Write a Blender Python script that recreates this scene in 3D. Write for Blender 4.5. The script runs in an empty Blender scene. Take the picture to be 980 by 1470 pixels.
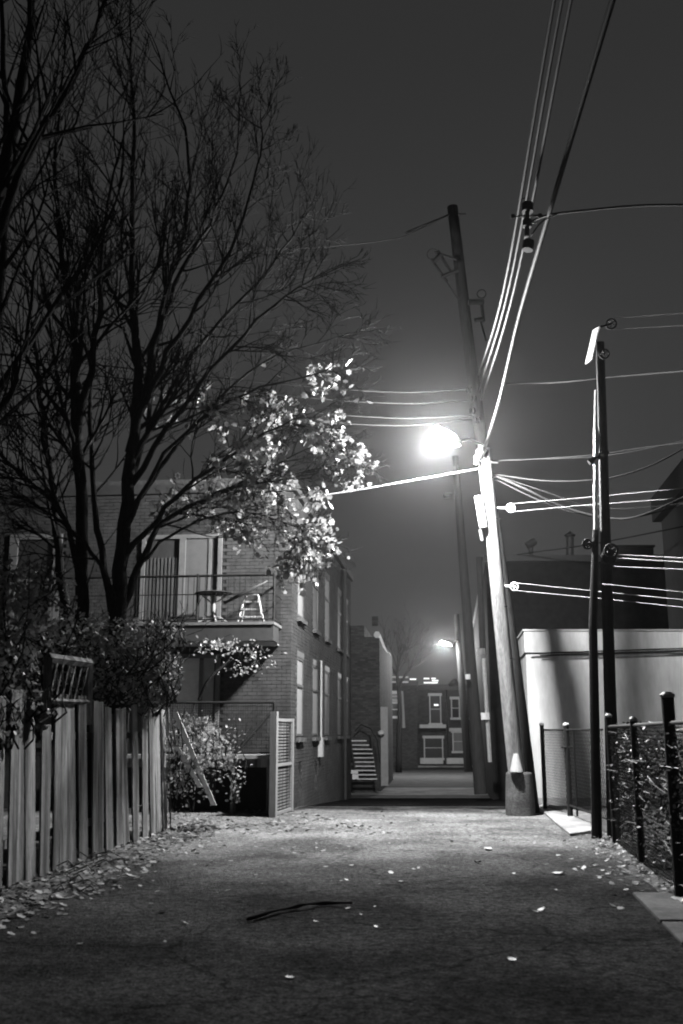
import bpy, bmesh, math, random
from mathutils import Vector, Matrix, Euler, noise
random.seed(7)
C = bpy.context.scene.collection
sc = bpy.context.scene
R = math.radians

# ------------------------------------------------------------------ camera
CAMZ, F, TILT = 1.65, 1429.0, R(12.43)
cd = bpy.data.cameras.new('camera'); cam = bpy.data.objects.new('camera', cd); C.objects.link(cam)
cd.sensor_fit = 'VERTICAL'; cd.sensor_height = 36; cd.sensor_width = 24; cd.lens = 35
cd.clip_start = 0.1; cd.clip_end = 900
cam.location = (0, 0, CAMZ); cam.rotation_euler = (R(90) + TILT, 0, 0)
cd.dof.use_dof = True; cd.dof.focus_distance = 19.0; cd.dof.aperture_fstop = 2.0
sc.camera = cam

# ------------------------------------------------------------------ night sky
SKY = 1.0
w = bpy.data.worlds.new('World'); sc.world = w; w.use_nodes = True
nt = w.node_tree; nt.nodes.clear()
tc = nt.nodes.new('ShaderNodeTexCoord'); sep = nt.nodes.new('ShaderNodeSeparateXYZ')
ramp = nt.nodes.new('ShaderNodeValToRGB'); bg = nt.nodes.new('ShaderNodeBackground'); out = nt.nodes.new('ShaderNodeOutputWorld')
nz = nt.nodes.new('ShaderNodeTexNoise'); nz.inputs['Scale'].default_value = 1.6; nz.inputs['Detail'].default_value = 3
mx = nt.nodes.new('ShaderNodeMath'); mx.operation = 'MULTIPLY_ADD'; mx.inputs[1].default_value = 0.05; 
nt.links.new(tc.outputs['Generated'], sep.inputs[0]); nt.links.new(tc.outputs['Generated'], nz.inputs['Vector'])
nt.links.new(nz.outputs['Fac'], mx.inputs[0]); nt.links.new(sep.outputs['Z'], mx.inputs[2])
nt.links.new(mx.outputs[0], ramp.inputs[0]); nt.links.new(ramp.outputs[0], bg.inputs[0]); nt.links.new(bg.outputs[0], out.inputs[0])
cr = ramp.color_ramp
def g4(v): return (v, v, v, 1)
cr.elements[0].position = 0.0; cr.elements[0].color = g4(0.066)
cr.elements[1].position = 1.0; cr.elements[1].color = g4(0.020)
for p_, v_ in ((0.12, 0.058), (0.25, 0.046), (0.42, 0.038), (0.62, 0.029)):
    e = cr.elements.new(p_); e.color = g4(v_)
bg.inputs[1].default_value = SKY
sc.view_settings.view_transform = 'Standard'; sc.view_settings.look = 'None'
sc.view_settings.exposure = 0.0; sc.view_settings.gamma = 1.0
sc.cycles.use_denoising = True
sc.cycles.denoising_prefilter = 'ACCURATE'
sc.cycles.max_bounces = 6; sc.cycles.diffuse_bounces = 3; sc.cycles.transparent_max_bounces = 8
sc.cycles.use_light_tree = False
sc.render.film_transparent = False
sc.cycles.pixel_filter_type = 'BLACKMAN_HARRIS'; sc.cycles.filter_width = 2.0

# ------------------------------------------------------------------ geometry helpers
def P(px, py, Y):
    """world point on the ray of photo pixel (px,py), at world depth Y"""
    x = (px - 490) / F; u = (735 - py) / F
    d = Vector((x, math.cos(TILT) - u * math.sin(TILT), math.sin(TILT) + u * math.cos(TILT)))
    t = Y / d.y
    return Vector((d.x * t, Y, CAMZ + d.z * t))
def G(px, py, z=0.0):
    x = (px - 490) / F; u = (735 - py) / F
    d = Vector((x, math.cos(TILT) - u * math.sin(TILT), math.sin(TILT) + u * math.cos(TILT)))
    t = (z - CAMZ) / d.z
    return Vector((d.x * t, d.y * t, z))
def proj(p):
    y = p.y; z = p.z - CAMZ
    f = y * math.cos(TILT) + z * math.sin(TILT); u = -y * math.sin(TILT) + z * math.cos(TILT)
    if f <= 0.1: return (-9999, -9999)
    return (490 + F * p.x / f, 735 - F * u / f)
PROF = [(-60, 0), (23.2, 0), (36, -0.62), (50, -0.68), (80, -0.9), (600, -1.2)]
def gz(y):
    for (a, za), (b, zb) in zip(PROF, PROF[1:]):
        if y <= b: return za + (zb - za) * max(0, (y - a)) / (b - a)
    return PROF[-1][1]

class MB:
    def __init__(s): s.v = []; s.f = []
    def quad(s, *pts):
        n = len(s.v); s.v += [tuple(p) for p in pts]; s.f.append(tuple(range(n, n + len(pts)))); return s
    def obox(s, o, ax, ay, az):
        """box from corner o with edge vectors"""
        n = len(s.v); o = Vector(o); ax = Vector(ax); ay = Vector(ay); az = Vector(az)
        for k in range(8):
            s.v.append(tuple(o + ax * (k & 1) + ay * (k >> 1 & 1) + az * (k >> 2)))
        fs = [(0, 2, 3, 1), (4, 5, 7, 6), (0, 1, 5, 4), (2, 6, 7, 3), (0, 4, 6, 2), (1, 3, 7, 5)]
        if ax.cross(ay).dot(az) < 0: fs = [t[::-1] for t in fs]
        s.f += [tuple(n + i for i in t) for t in fs]; return s
    def box(s, c, size, rz=0):
        c = Vector(c); m = Matrix.Rotation(rz, 3, 'Z'); sx, sy, sz = size
        ax = m @ Vector((sx, 0, 0)); ay = m @ Vector((0, sy, 0)); az = Vector((0, 0, sz))
        return s.obox(c - ax / 2 - ay / 2 - az / 2, ax, ay, az)
    def tube(s, pts, r, n=8, cap=True):
        pts = [Vector(p) for p in pts]
        rs = r if isinstance(r, (list, tuple)) else [r] * len(pts)
        base = len(s.v); prev = None
        for i, p in enumerate(pts):
            t = (pts[min(i + 1, len(pts) - 1)] - pts[max(i - 1, 0)])
            if t.length < 1e-9: t = Vector((0, 0, 1))
            t.normalize()
            if prev is None:
                a = Vector((0, 0, 1)) if abs(t.z) < .9 else Vector((1, 0, 0))
                prev = t.cross(a).normalized()
            else:
                prev = (prev - t * prev.dot(t))
                prev = prev.normalized() if prev.length > 1e-6 else t.orthogonal().normalized()
            q = t.cross(prev)
            for k in range(n):
                an = 2 * math.pi * k / n
                s.v.append(tuple(p + (prev * math.cos(an) + q * math.sin(an)) * rs[i]))
        for i in range(len(pts) - 1):
            for k in range(n):
                a = base + i * n + k; b = base + i * n + (k + 1) % n
                s.f.append((a, b, b + n, a + n))
        if cap:
            s.f.append(tuple(base + k for k in range(n))[::-1])
            s.f.append(tuple(base + (len(pts) - 1) * n + k for k in range(n)))
        return s
    def lathe(s, c, prof, n=20, ax=None):
        """prof: (r,h) pairs along axis ax from c"""
        c = Vector(c); ax = Vector(ax or (0, 0, 1)).normalized()
        pts = [c + ax * h for _, h in prof]
        base = len(s.v); a = ax.orthogonal().normalized(); b = ax.cross(a)
        for p, (r, _) in zip(pts, prof):
            for k in range(n):
                an = 2 * math.pi * k / n
                s.v.append(tuple(p + (a * math.cos(an) + b * math.sin(an)) * max(r, 1e-4)))
        for i in range(len(prof) - 1):
            for k in range(n):
                q = base + i * n + k; t = base + i * n + (k + 1) % n
                s.f.append((q, t, t + n, q + n))
        s.f.append(tuple(base + k for k in range(n))[::-1]); s.f.append(tuple(base + (len(prof) - 1) * n + k for k in range(n)))
        return s
    def torus(s, c, ax, Rr, r, n=20, m=6):
        c = Vector(c); ax = Vector(ax).normalized(); a = ax.orthogonal().normalized(); b = ax.cross(a)
        pts = [c + (a * math.cos(2 * math.pi * k / n) + b * math.sin(2 * math.pi * k / n)) * Rr for k in range(n + 1)]
        return s.tube(pts, r, m, cap=False)
    def mesh(s, name, m, smooth=False):
        me = bpy.data.meshes.new(name); me.from_pydata(s.v, [], s.f)
        if m is not None: me.materials.append(m)
        if smooth: me.polygons.foreach_set('use_smooth', [True] * len(me.polygons))
        me.update(); return me
    def build(s, name, m, parent=None, smooth=False, bevel=0, **kw):
        me = s.mesh(name, m, smooth)
        o = bpy.data.objects.new(name, me); C.objects.link(o)
        if bevel:
            bv = o.modifiers.new('bevel', 'BEVEL'); bv.width = bevel; bv.segments = 2; bv.limit_method = 'ANGLE'
        if parent is not None:
            o.parent = parent; o.matrix_parent_inverse = Matrix.Translation(-parent.location) if parent.type == 'EMPTY' else Matrix.Identity(4)
        tag(o, **kw)
        return o
def tag(o, label=None, cat=None, group=None, kind=None):
    if label: o['label'] = label
    if cat: o['category'] = cat
    if group: o['group'] = group
    if kind: o['kind'] = kind
    return o
def empty(name, loc, label, cat, group=None, kind=None):
    o = bpy.data.objects.new(name, None); C.objects.link(o); o.location = Vector(loc); o.empty_display_size = .2
    return tag(o, label, cat, group, kind)
def inst(name, me, parent, mat4, **kw):
    """object of shared mesh, world matrix mat4, under an unrotated Empty or top-level"""
    o = bpy.data.objects.new(name, me); C.objects.link(o)
    if parent is not None: o.parent = parent; o.matrix_parent_inverse = Matrix.Translation(-parent.location)
    o.matrix_basis = mat4
    return tag(o, **kw)

# ------------------------------------------------------------------ materials
def mat(name, v, rough=.8, var=.25, scale=6, bump=.0, bscale=40, metal=0, spec=.3, stretch=(1, 1, 1), detail=6, stain=0, coat=0):
    m = bpy.data.materials.new(name); m.use_nodes = True; n = m.node_tree.nodes; l = m.node_tree.links
    b = n['Principled BSDF']
    b.inputs['Roughness'].default_value = rough; b.inputs['Metallic'].default_value = metal
    b.inputs['Specular IOR Level'].default_value = spec if rough < .85 else spec * .12
    t = n.new('ShaderNodeTexCoord'); mp = n.new('ShaderNodeMapping'); mp.inputs['Scale'].default_value = stretch
    l.new(t.outputs['Object'], mp.inputs[0])
    nz = n.new('ShaderNodeTexNoise'); nz.inputs['Scale'].default_value = scale; nz.inputs['Detail'].default_value = detail
    nz.inputs['Roughness'].default_value = .65
    l.new(mp.outputs[0], nz.inputs['Vector'])
    r = n.new('ShaderNodeValToRGB'); r.color_ramp.elements[0].position = .3; r.color_ramp.elements[1].position = .7
    r.color_ramp.elements[0].color = g4(v * (1 - var)); r.color_ramp.elements[1].color = g4(min(.9, v * (1 + var)))
    l.new(nz.outputs['Fac'], r.inputs[0]); col = r.outputs[0]
    if stain:
        n2 = n.new('ShaderNodeTexNoise'); n2.inputs['Scale'].default_value = scale * .13; n2.inputs['Detail'].default_value = 5
        l.new(mp.outputs[0], n2.inputs['Vector'])
        r2 = n.new('ShaderNodeValToRGB'); r2.color_ramp.elements[0].position = .38; r2.color_ramp.elements[1].position = .62
        r2.color_ramp.elements[0].color = g4(1 - stain); r2.color_ramp.elements[1].color = g4(1)
        l.new(n2.outputs['Fac'], r2.inputs[0])
        mm = n.new('ShaderNodeMix'); mm.data_type = 'RGBA'; mm.blend_type = 'MULTIPLY'; mm.inputs[0].default_value = 1
        l.new(col, mm.inputs[6]); l.new(r2.outputs[0], mm.inputs[7]); col = mm.outputs[2]
    l.new(col, b.inputs['Base Color'])
    if bump:
        nb = n.new('ShaderNodeTexNoise'); nb.inputs['Scale'].default_value = bscale; nb.inputs['Detail'].default_value = 4
        l.new(mp.outputs[0], nb.inputs['Vector'])
        bp = n.new('ShaderNodeBump'); bp.inputs['Strength'].default_value = min(1, bump); bp.inputs['Distance'].default_value = .02 * bump
        l.new(nb.outputs['Fac'], bp.inputs['Height']); l.new(bp.outputs[0], b.inputs['Normal'])
    m['src'] = col.node.name
    return m
def emit(name, v, s):
    m = bpy.data.materials.new(name); m.use_nodes = True; n = m.node_tree.nodes; n.clear()
    e = n.new('ShaderNodeEmission'); o = n.new('ShaderNodeOutputMaterial'); e.inputs[0].default_value = g4(v); e.inputs[1].default_value = s
    m.node_tree.links.new(e.outputs[0], o.inputs[0]); return m
def leafmat(name, v, trans=.45, var=.35):
    m = bpy.data.materials.new(name); m.use_nodes = True; n = m.node_tree.nodes; l = m.node_tree.links; n.clear()
    t = n.new('ShaderNodeTexCoord'); nz = n.new('ShaderNodeTexNoise'); nz.inputs['Scale'].default_value = 5
    l.new(t.outputs['Object'], nz.inputs['Vector'])
    r = n.new('ShaderNodeValToRGB'); r.color_ramp.elements[0].position = .35; r.color_ramp.elements[1].position = .65
    r.color_ramp.elements[0].color = g4(v * (1 - var)); r.color_ramp.elements[1].color = g4(min(.85, v * (1 + var)))
    l.new(nz.outputs['Fac'], r.inputs[0])
    d = n.new('ShaderNodeBsdfPrincipled'); d.inputs['Roughness'].default_value = .55; d.inputs['Specular IOR Level'].default_value = .3
    tr = n.new('ShaderNodeBsdfTranslucent'); mxs = n.new('ShaderNodeMixShader'); mxs.inputs[0].default_value = trans
    o = n.new('ShaderNodeOutputMaterial')
    l.new(r.outputs[0], d.inputs['Base Color']); l.new(r.outputs[0], tr.inputs[0])
    l.new(d.outputs[0], mxs.inputs[1]); l.new(tr.outputs[0], mxs.inputs[2]); l.new(mxs.outputs[0], o.inputs[0]); return m

def asphalt_mat(nm='asphalt', v=.038):
    m = mat(nm, v, rough=.95, var=.55, scale=38, bump=1.0, bscale=42, spec=0, detail=4)
    [x for x in m.node_tree.nodes if x.type == 'BUMP'][0].inputs['Distance'].default_value = .035
    n = m.node_tree.nodes; l = m.node_tree.links; b = n['Principled BSDF']; tcn = [x for x in n if x.type == 'TEX_COORD'][0]
    src = n[m['src']].outputs[0]
    def mul(col, fac):
        mm = n.new('ShaderNodeMix'); mm.data_type = 'RGBA'; mm.blend_type = 'MULTIPLY'; mm.inputs[0].default_value = 1
        l.new(col, mm.inputs[6]); l.new(fac, mm.inputs[7]); return mm.outputs[2]
    def ramp_of(sock, p0, p1, c0, c1):
        r = n.new('ShaderNodeValToRGB'); r.color_ramp.elements[0].position = p0; r.color_ramp.elements[1].position = p1
        r.color_ramp.elements[0].color = g4(c0); r.color_ramp.elements[1].color = g4(c1); l.new(sock, r.inputs[0]); return r.outputs[0]
    a = n.new('ShaderNodeTexNoise'); a.inputs['Scale'].default_value = .55; a.inputs['Detail'].default_value = 6; a.inputs['Roughness'].default_value = .6
    l.new(tcn.outputs['Object'], a.inputs['Vector']); c = mul(src, ramp_of(a.outputs['Fac'], .38, .62, .6, 1.4))
    g2 = n.new('ShaderNodeTexNoise'); g2.inputs['Scale'].default_value = 11; g2.inputs['Detail'].default_value = 5; g2.inputs['Roughness'].default_value = .8
    l.new(tcn.outputs['Object'], g2.inputs['Vector']); c = mul(c, ramp_of(g2.outputs['Fac'], .38, .64, .5, 1.5))
    bm = [x for x in n if x.type == 'BUMP'][0]; b2 = n.new('ShaderNodeBump'); b2.inputs['Strength'].default_value = 1; b2.inputs['Distance'].default_value = .05
    l.new(g2.outputs['Fac'], b2.inputs['Height']); l.new(bm.outputs[0], b2.inputs['Normal']); l.new(b2.outputs[0], b.inputs['Normal'])
    # dust and pale chippings: tiny pale cells
    v = n.new('ShaderNodeTexVoronoi'); v.inputs['Scale'].default_value = 38; l.new(tcn.outputs['Object'], v.inputs['Vector'])
    c = mul(c, ramp_of(v.outputs['Distance'], .02, .25, 2.6, 1.0))
    # cracks
    nn = n.new('ShaderNodeTexNoise'); nn.inputs['Scale'].default_value = 1.5; l.new(tcn.outputs['Object'], nn.inputs['Vector'])
    va = n.new('ShaderNodeVectorMath'); va.operation = 'MULTIPLY_ADD'; va.inputs[1].default_value = (.7, .7, .7)
    l.new(nn.outputs['Color'], va.inputs[0]); l.new(tcn.outputs['Object'], va.inputs[2])
    ck = n.new('ShaderNodeTexVoronoi'); ck.feature = 'DISTANCE_TO_EDGE'; ck.inputs['Scale'].default_value = .42; l.new(va.outputs[0], ck.inputs['Vector'])
    c = mul(c, ramp_of(ck.outputs['Distance'], .001, .010, .55, 1.0))
    # dusty, paler worn stretch between 14 and 23 m, ragged edge, with the lamp's pool of light painted in
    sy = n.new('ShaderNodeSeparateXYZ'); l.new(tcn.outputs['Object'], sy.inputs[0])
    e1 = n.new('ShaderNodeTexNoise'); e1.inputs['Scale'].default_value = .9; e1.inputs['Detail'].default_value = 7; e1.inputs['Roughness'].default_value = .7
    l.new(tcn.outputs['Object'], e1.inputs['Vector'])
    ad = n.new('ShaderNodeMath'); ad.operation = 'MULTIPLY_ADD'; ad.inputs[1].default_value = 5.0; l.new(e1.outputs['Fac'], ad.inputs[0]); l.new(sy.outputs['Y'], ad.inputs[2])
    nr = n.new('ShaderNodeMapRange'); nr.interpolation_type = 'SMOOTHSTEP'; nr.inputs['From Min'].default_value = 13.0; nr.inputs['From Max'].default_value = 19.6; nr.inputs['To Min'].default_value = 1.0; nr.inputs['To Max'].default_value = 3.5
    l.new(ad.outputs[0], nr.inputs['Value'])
    fr = n.new('ShaderNodeMapRange'); fr.interpolation_type = 'SMOOTHSTEP'; fr.inputs['From Min'].default_value = 23.3; fr.inputs['From Max'].default_value = 25.9; fr.inputs['To Min'].default_value = 1.0; fr.inputs['To Max'].default_value = .05  # darker asphalt past the crest, with the lamp's fade-out painted into it
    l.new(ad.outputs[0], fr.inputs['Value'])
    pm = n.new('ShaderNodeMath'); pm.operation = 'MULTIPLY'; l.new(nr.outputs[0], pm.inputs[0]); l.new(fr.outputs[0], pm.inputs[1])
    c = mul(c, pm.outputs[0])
    l.new(c, b.inputs['Base Color'])
    return m
def brick_mat(name, v, mortar, scale=1, var=.35):
    m = bpy.data.materials.new(name); m.use_nodes = True; n = m.node_tree.nodes; l = m.node_tree.links; b = n['Principled BSDF']
    b.inputs['Roughness'].default_value = .9; b.inputs['Specular IOR Level'].default_value = .02
    t = n.new('ShaderNodeTexCoord'); s = n.new('ShaderNodeSeparateXYZ'); l.new(t.outputs['Object'], s.inputs[0])
    ad = n.new('ShaderNodeMath'); ad.operation = 'ADD'; l.new(s.outputs['X'], ad.inputs[0]); l.new(s.outputs['Y'], ad.inputs[1])
    cb = n.new('ShaderNodeCombineXYZ'); l.new(ad.outputs[0], cb.inputs['X']); l.new(s.outputs['Z'], cb.inputs['Y'])
    br = n.new('ShaderNodeTexBrick'); br.inputs['Scale'].default_value = scale; br.inputs['Brick Width'].default_value = .21; br.inputs['Row Height'].default_value = .072
    br.inputs['Mortar Size'].default_value = .008; br.inputs['Color1'].default_value = g4(v * (1 - var)); br.inputs['Color2'].default_value = g4(v * (1 + var)); br.inputs['Mortar'].default_value = g4(mortar)
    l.new(cb.outputs[0], br.inputs['Vector'])
    nz = n.new('ShaderNodeTexNoise'); nz.inputs['Scale'].default_value = .8; nz.inputs['Detail'].default_value = 6; l.new(t.outputs['Object'], nz.inputs['Vector'])
    r = n.new('ShaderNodeValToRGB'); r.color_ramp.elements[0].position = .3; r.color_ramp.elements[1].position = .7; r.color_ramp.elements[0].color = g4(.7); r.color_ramp.elements[1].color = g4(1.15)
    l.new(nz.outputs['Fac'], r.inputs[0])
    mm = n.new('ShaderNodeMix'); mm.data_type = 'RGBA'; mm.blend_type = 'MULTIPLY'; mm.inputs[0].default_value = 1
    l.new(br.outputs['Color'], mm.inputs[6]); l.new(r.outputs[0], mm.inputs[7]); l.new(mm.outputs[2], b.inputs['Base Color'])
    bp = n.new('ShaderNodeBump'); bp.inputs['Strength'].default_value = .5; bp.inputs['Distance'].default_value = .01; bp.invert = True
    l.new(br.outputs['Fac'], bp.inputs['Height']); l.new(bp.outputs[0], b.inputs['Normal'])
    return m
M = dict(
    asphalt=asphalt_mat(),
    soil=mat('soil', .07, .95, .5, 14, 1.0, 25, stain=.3),
    concrete=mat('concrete', .22, .9, .25, 9, .8, 40, stain=.4),
    concrete_dark=mat('concrete_dark', .08, .95, .35, 22, 1, 40, stain=.4),
    kerb_concrete=mat('kerb_concrete', .10, .95, .25, 14, .8, 50, stain=.3),
    street=mat('street', .03, .9, .4, 2, .5, 20),
    brick=mat('brick', .038, .9, .35, 3, .5, 80, stain=.25),
    mortar=mat('mortar', .022, .95, .3, 20, .4, 60),
    farbrick=brick_mat('far_brick', .045, .035), darkbrick=brick_mat('dark_brick', .05, .04),
    stucco=mat('stucco', .36, .92, .14, 5, .4, 60, stretch=(1.6, 1.6, .35), stain=.32),
    tar=mat('tar', .013, .9, .3, 4, spec=.1),
    siding=mat('siding', .05, .7, .15, 3, spec=.2),
    roofing=mat('roofing', .04, .95, .3, 8, .4),
    door_paint=mat('door_paint', .07, .6, .12, 6), furniture=mat('garden_furniture', .26, .5, .15, 9),
    trim=mat('weathered_trim', .10, .6, .15, 8, .15, 30, stain=.2),
    white=mat('white_paint', .5, .55, .1, 8, .15, 30, stain=.12),
    grey_paint=mat('grey_paint', .22, .6, .12, 6),
    curtain=mat('curtain', .17, .9, .12, 3, stretch=(6, 6, .3)),
    glass=mat('dark_glass', .02, .12, .2, 3, spec=.6),
    dark=mat('dark_paint', .025, .6, .2, 6),
    black=mat('black_metal', .01, .7, .3, 9, spec=.12),
    steel=mat('galvanised', .35, .45, .2, 15, metal=.6, spec=.5),
    alu=mat('bright_metal', .75, .35, .1, 12, metal=.3, spec=.5),
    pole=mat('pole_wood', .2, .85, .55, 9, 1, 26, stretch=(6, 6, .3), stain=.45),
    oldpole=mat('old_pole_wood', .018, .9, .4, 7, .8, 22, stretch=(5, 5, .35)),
    wood=mat('fence_wood', .17, .85, .55, 5, 1, 22, stretch=(8, 8, .5), stain=.7),
    palewood=mat('pale_wood', .13, .8, .2, 8, .4, 22, stretch=(5, 5, .5)),
    bark=mat('bark', .013, .95, .4, 8, 1, 25, stretch=(3, 3, .6)),
    cable=mat('cable', .012, .8, .2, 20, spec=.1),
    palecable=mat('pale_cable', .013, .7, .2, 20, spec=.15),
    whitecable=mat('white_cable', .6, .6, .2, 20, spec=.4),
    leaf=leafmat('yellow_leaf', .21, .4, .45),
    ivy=leafmat('ivy_leaf', .12, .3, .5),
    deadleaf=leafmat('dead_leaf', .018, .2, .6),
    litter=leafmat('dry_leaf', .11, .12, .6),
    line=mat('clothes_line', .22, .5, .1, 10),
)

# ------------------------------------------------------------------ street lamps (the only lit lamps near)
LAMP = P(628, 624, 19.2)
def street_lamp(pos, toward, label, watts, name='street_lamp', rad=.22):
    """cobra-head fitting: tilted housing over a lit bowl; toward = root of its arm on the pole"""
    t = empty(name, pos, label, 'street lamp')
    d = Vector(toward) - pos; d.z = 0; L = d.length; d.normalize(); s = d.cross(Vector((0, 0, 1)))
    til = R(13)
    ax = (d * math.cos(til) - Vector((0, 0, 1)) * math.sin(til)); up = (Vector((0, 0, 1)) * math.cos(til) + d * math.sin(til))
    m = MB(); prof = []
    for k in range(9):                      # rings along the head
        u = k / 8; w_ = .19 * math.sin(math.pi * min(1, .14 + u * .8)) ** .6
        prof.append((-.10 + .72 * u, w_))
    base = 0; N = 10
    for (q, w_) in prof:
        for j in range(N + 1):
            an = math.pi * j / N
            m.v.append(tuple(pos + ax * q + s * math.cos(an) * w_ * 1.15 + up * (.07 + math.sin(an) * w_ * .7)))
    for i in range(8):
        for j in range(N):
            a = base + i * (N + 1) + j; m.f.append((a, a + 1, a + N + 2, a + N + 1))
    h = m.build('lamp_housing', M['grey_paint'], t, smooth=True)
    so = h.modifiers.new('thick', 'SOLIDIFY'); so.thickness = .012
    pl = MB(); pl.obox(pos + ax * .27 - s * .2 - up * .05, ax * .28, s * .4, up * .12)
    pl.build('ballast_cover', M['grey_paint'], t, bevel=.02)
    b = MB(); b.lathe(pos + up * .04, [(.12, 0), (.13, -.03), (.115, -.07), (.07, -.10), (.01, -.115)], 16, up)
    b.build('lamp_bowl', emit('lamp_glow', 1, 400), t, smooth=True)
    a = MB(); root = Vector(toward); p0 = pos + ax * .55 + up * .09
    mid = (p0 + root) / 2 + Vector((0, 0, .10))
    a.tube([p0, mid, root], .028, 8); a.build('lamp_arm', M['steel'], t, smooth=True)
    ld = bpy.data.lights.new('lamp_light', 'POINT'); ld.energy = watts; ld.shadow_soft_size = rad; ld.color = (1, 1, 1)
    lo = bpy.data.objects.new('lamp_light', ld); C.objects.link(lo); lo.location = pos - up * (rad * .6)
    return t
street_lamp(LAMP, P(694, 640, 20.3), 'glaring street lamp on short arm at the white-lit leaning utility pole', 13500)
LAMP2 = P(635, 923, 55)
street_lamp(LAMP2, P(657, 921, 55), 'small distant street lamp glowing above the end of the alley', 5200, rad=.45)

# ------------------------------------------------------------------ ground
def sheet(name, m, polyXY, dz=0, label=None, cat=None, kind='structure', nx=1):
    b = MB(); b.quad(*[(x, y, gz(y) + dz) for x, y in polyXY]); return b.build(name, m, None, kind=kind, label=label, cat=cat)
gm = MB(); xs = [-300, -60, -20, -8, -4, 0, 4, 8, 20, 60, 300]
ys = [-60, -10, 0, 5, 10, 15, 20, 23.2, 24.5, 27, 30, 33, 36, 43, 50, 60, 80, 150, 600]
for y in ys:
    for x in xs: gm.v.append((x, y, gz(y)))
n = len(xs)
for j in range(len(ys) - 1):
    for i in range(n - 1):
        a = j * n + i; gm.f.append((a, a + 1, a + n + 1, a + n))
gm.build('ground', M['soil'], None, label='bare soil and yards beyond the alley', kind='structure')
# alley asphalt, 4 mm above, with an uneven edge
def lx(y): return -3.05 + .11 * (y - 14) - (.25 if y < 12 else 0)
def rx(y): return (2.62 + .13 * (y - 7.6)) if y < 16 else 3.95 + .085 * (y - 16)
am = MB(); rnd = random.Random(3)
yy = [-12 + i * .5 for i in range(0, 97)]
for y in yy:
    wv = .10 * math.sin(y * 1.9) + .07 * math.sin(y * 4.3 + 1)
    l_ = lx(y) + .45 + wv; r_ = rx(y) + .25 + wv * .5
    if y > 22.4: l_ = -1.05 + .1025 * (y - 22) ; r_ = 4.3 + .1 * (y - 22)
    am.v += [(l_, y, gz(y) + .004), (r_, y, gz(y) + .004)]
for i in range(len(yy) - 1): am.f.append((2 * i, 2 * i + 1, 2 * i + 3, 2 * i + 2))
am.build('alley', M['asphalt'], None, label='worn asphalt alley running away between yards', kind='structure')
# wide asphalt apron in front of the brick house
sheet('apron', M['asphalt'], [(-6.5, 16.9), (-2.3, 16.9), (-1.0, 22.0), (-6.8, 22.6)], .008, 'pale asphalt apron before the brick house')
# pavement, cross street
sheet('pavement', M['concrete'], [(.45, 37.6), (7, 37.6), (7.5, 43), (-5, 43), (-5, 37.6)], .012, 'lit concrete pavement beyond the alley crest')
sheet('road', M['street'], [(-60, 43), (60, 43), (60, 73), (-60, 73)], .004, 'dark cross street')
sheet('sidewalk', M['concrete'], [(-60, 73), (60, 73), (60, 75.5), (-60, 75.5)], .1, 'pale sidewalk along the far houses')
b = MB(); b.obox((-60, 72.8, gz(73)), (120, 0, 0), (0, .2, 0), (0, 0, .12)); b.build('curb', M['concrete'], None, kind='structure', label='far kerb of the cross street')

# concrete entrance slab by the gate
pad = MB(); pts = [G(772, 1161), G(782, 1156), G(850, 1172), G(862, 1186), G(848, 1197), G(818, 1201), G(797, 1184)]
top = [Vector((p.x, p.y, .05)) for p in pts]; pad.v += [tuple(p) for p in top] + [(p.x, p.y, -.05) for p in pts]
k = len(pts); pad.f.append(tuple(range(k))[::-1])
for i in range(k): pad.f.append((i, (i + 1) % k, k + (i + 1) % k, k + i))
pad.build('doorstep_slab', M['concrete'], None, kind='structure', label='pale concrete slab before the chain-link gate')

# kerb of flat concrete slabs, right foreground
kt = empty('kerb', (2.9, 9, 0), 'row of flat concrete edging slabs along the right verge', 'kerb', kind='structure')
kt.pop('category', None) if False else None
edge = [10.9, 10.43, 9.3, 8.4, 7.5, 6.6, 5.7, 4.8, 3.9]
for i, (a, b_) in enumerate(zip(edge, edge[1:])):
    f = lambda y: 2.58 + .127 * (y - 7.53)
    dz = rnd.uniform(-.008, .012); g = .012; wd = .37 + rnd.uniform(-.02, .02)
    m = MB(); z0 = -.04; z1 = .035 + dz
    m.obox((f(b_ + g) + rnd.uniform(-.01, .01), b_ + g, z0), (f(a) - f(b_), a - b_ - 2 * g, 0), (wd, -.03, 0), (0, 0, z1 - z0))
    m.build('slab', M['kerb_concrete'], kt, bevel=.012)
del kt['category']

# ------------------------------------------------------------------ brick house on the left
O = Vector((-1.1, 22.0, 0)); U = Vector((-.9948, .1020, 0)); V = Vector((.1020, .9948, 0)); Z = Vector((0, 0, 1))
def B(a, b, z): return O + U * a + V * b + Z * z
HT = 7.2; HL = 14.1; HW = 13.0
house = empty('brick_house', O, 'two-storey flat-roofed brick house with balcony on the left', 'house')
def hbox(name, m, a0, a1, b0, b1, z0, z1, parent=None, bevel=0, **kw):
    q = MB(); q.obox(B(a0, b0, z0), U * (a1 - a0), V * (b1 - b0), Z * (z1 - z0)); return q.build(name, M[m], parent or house, bevel=bevel, **kw)
hbox('wall', 'mortar', 0.02, HW, 0.02, HL, -1, HT)
hbox('roof', 'roofing', -.02, HW, -.02, HL, HT, HT + .12)
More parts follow.
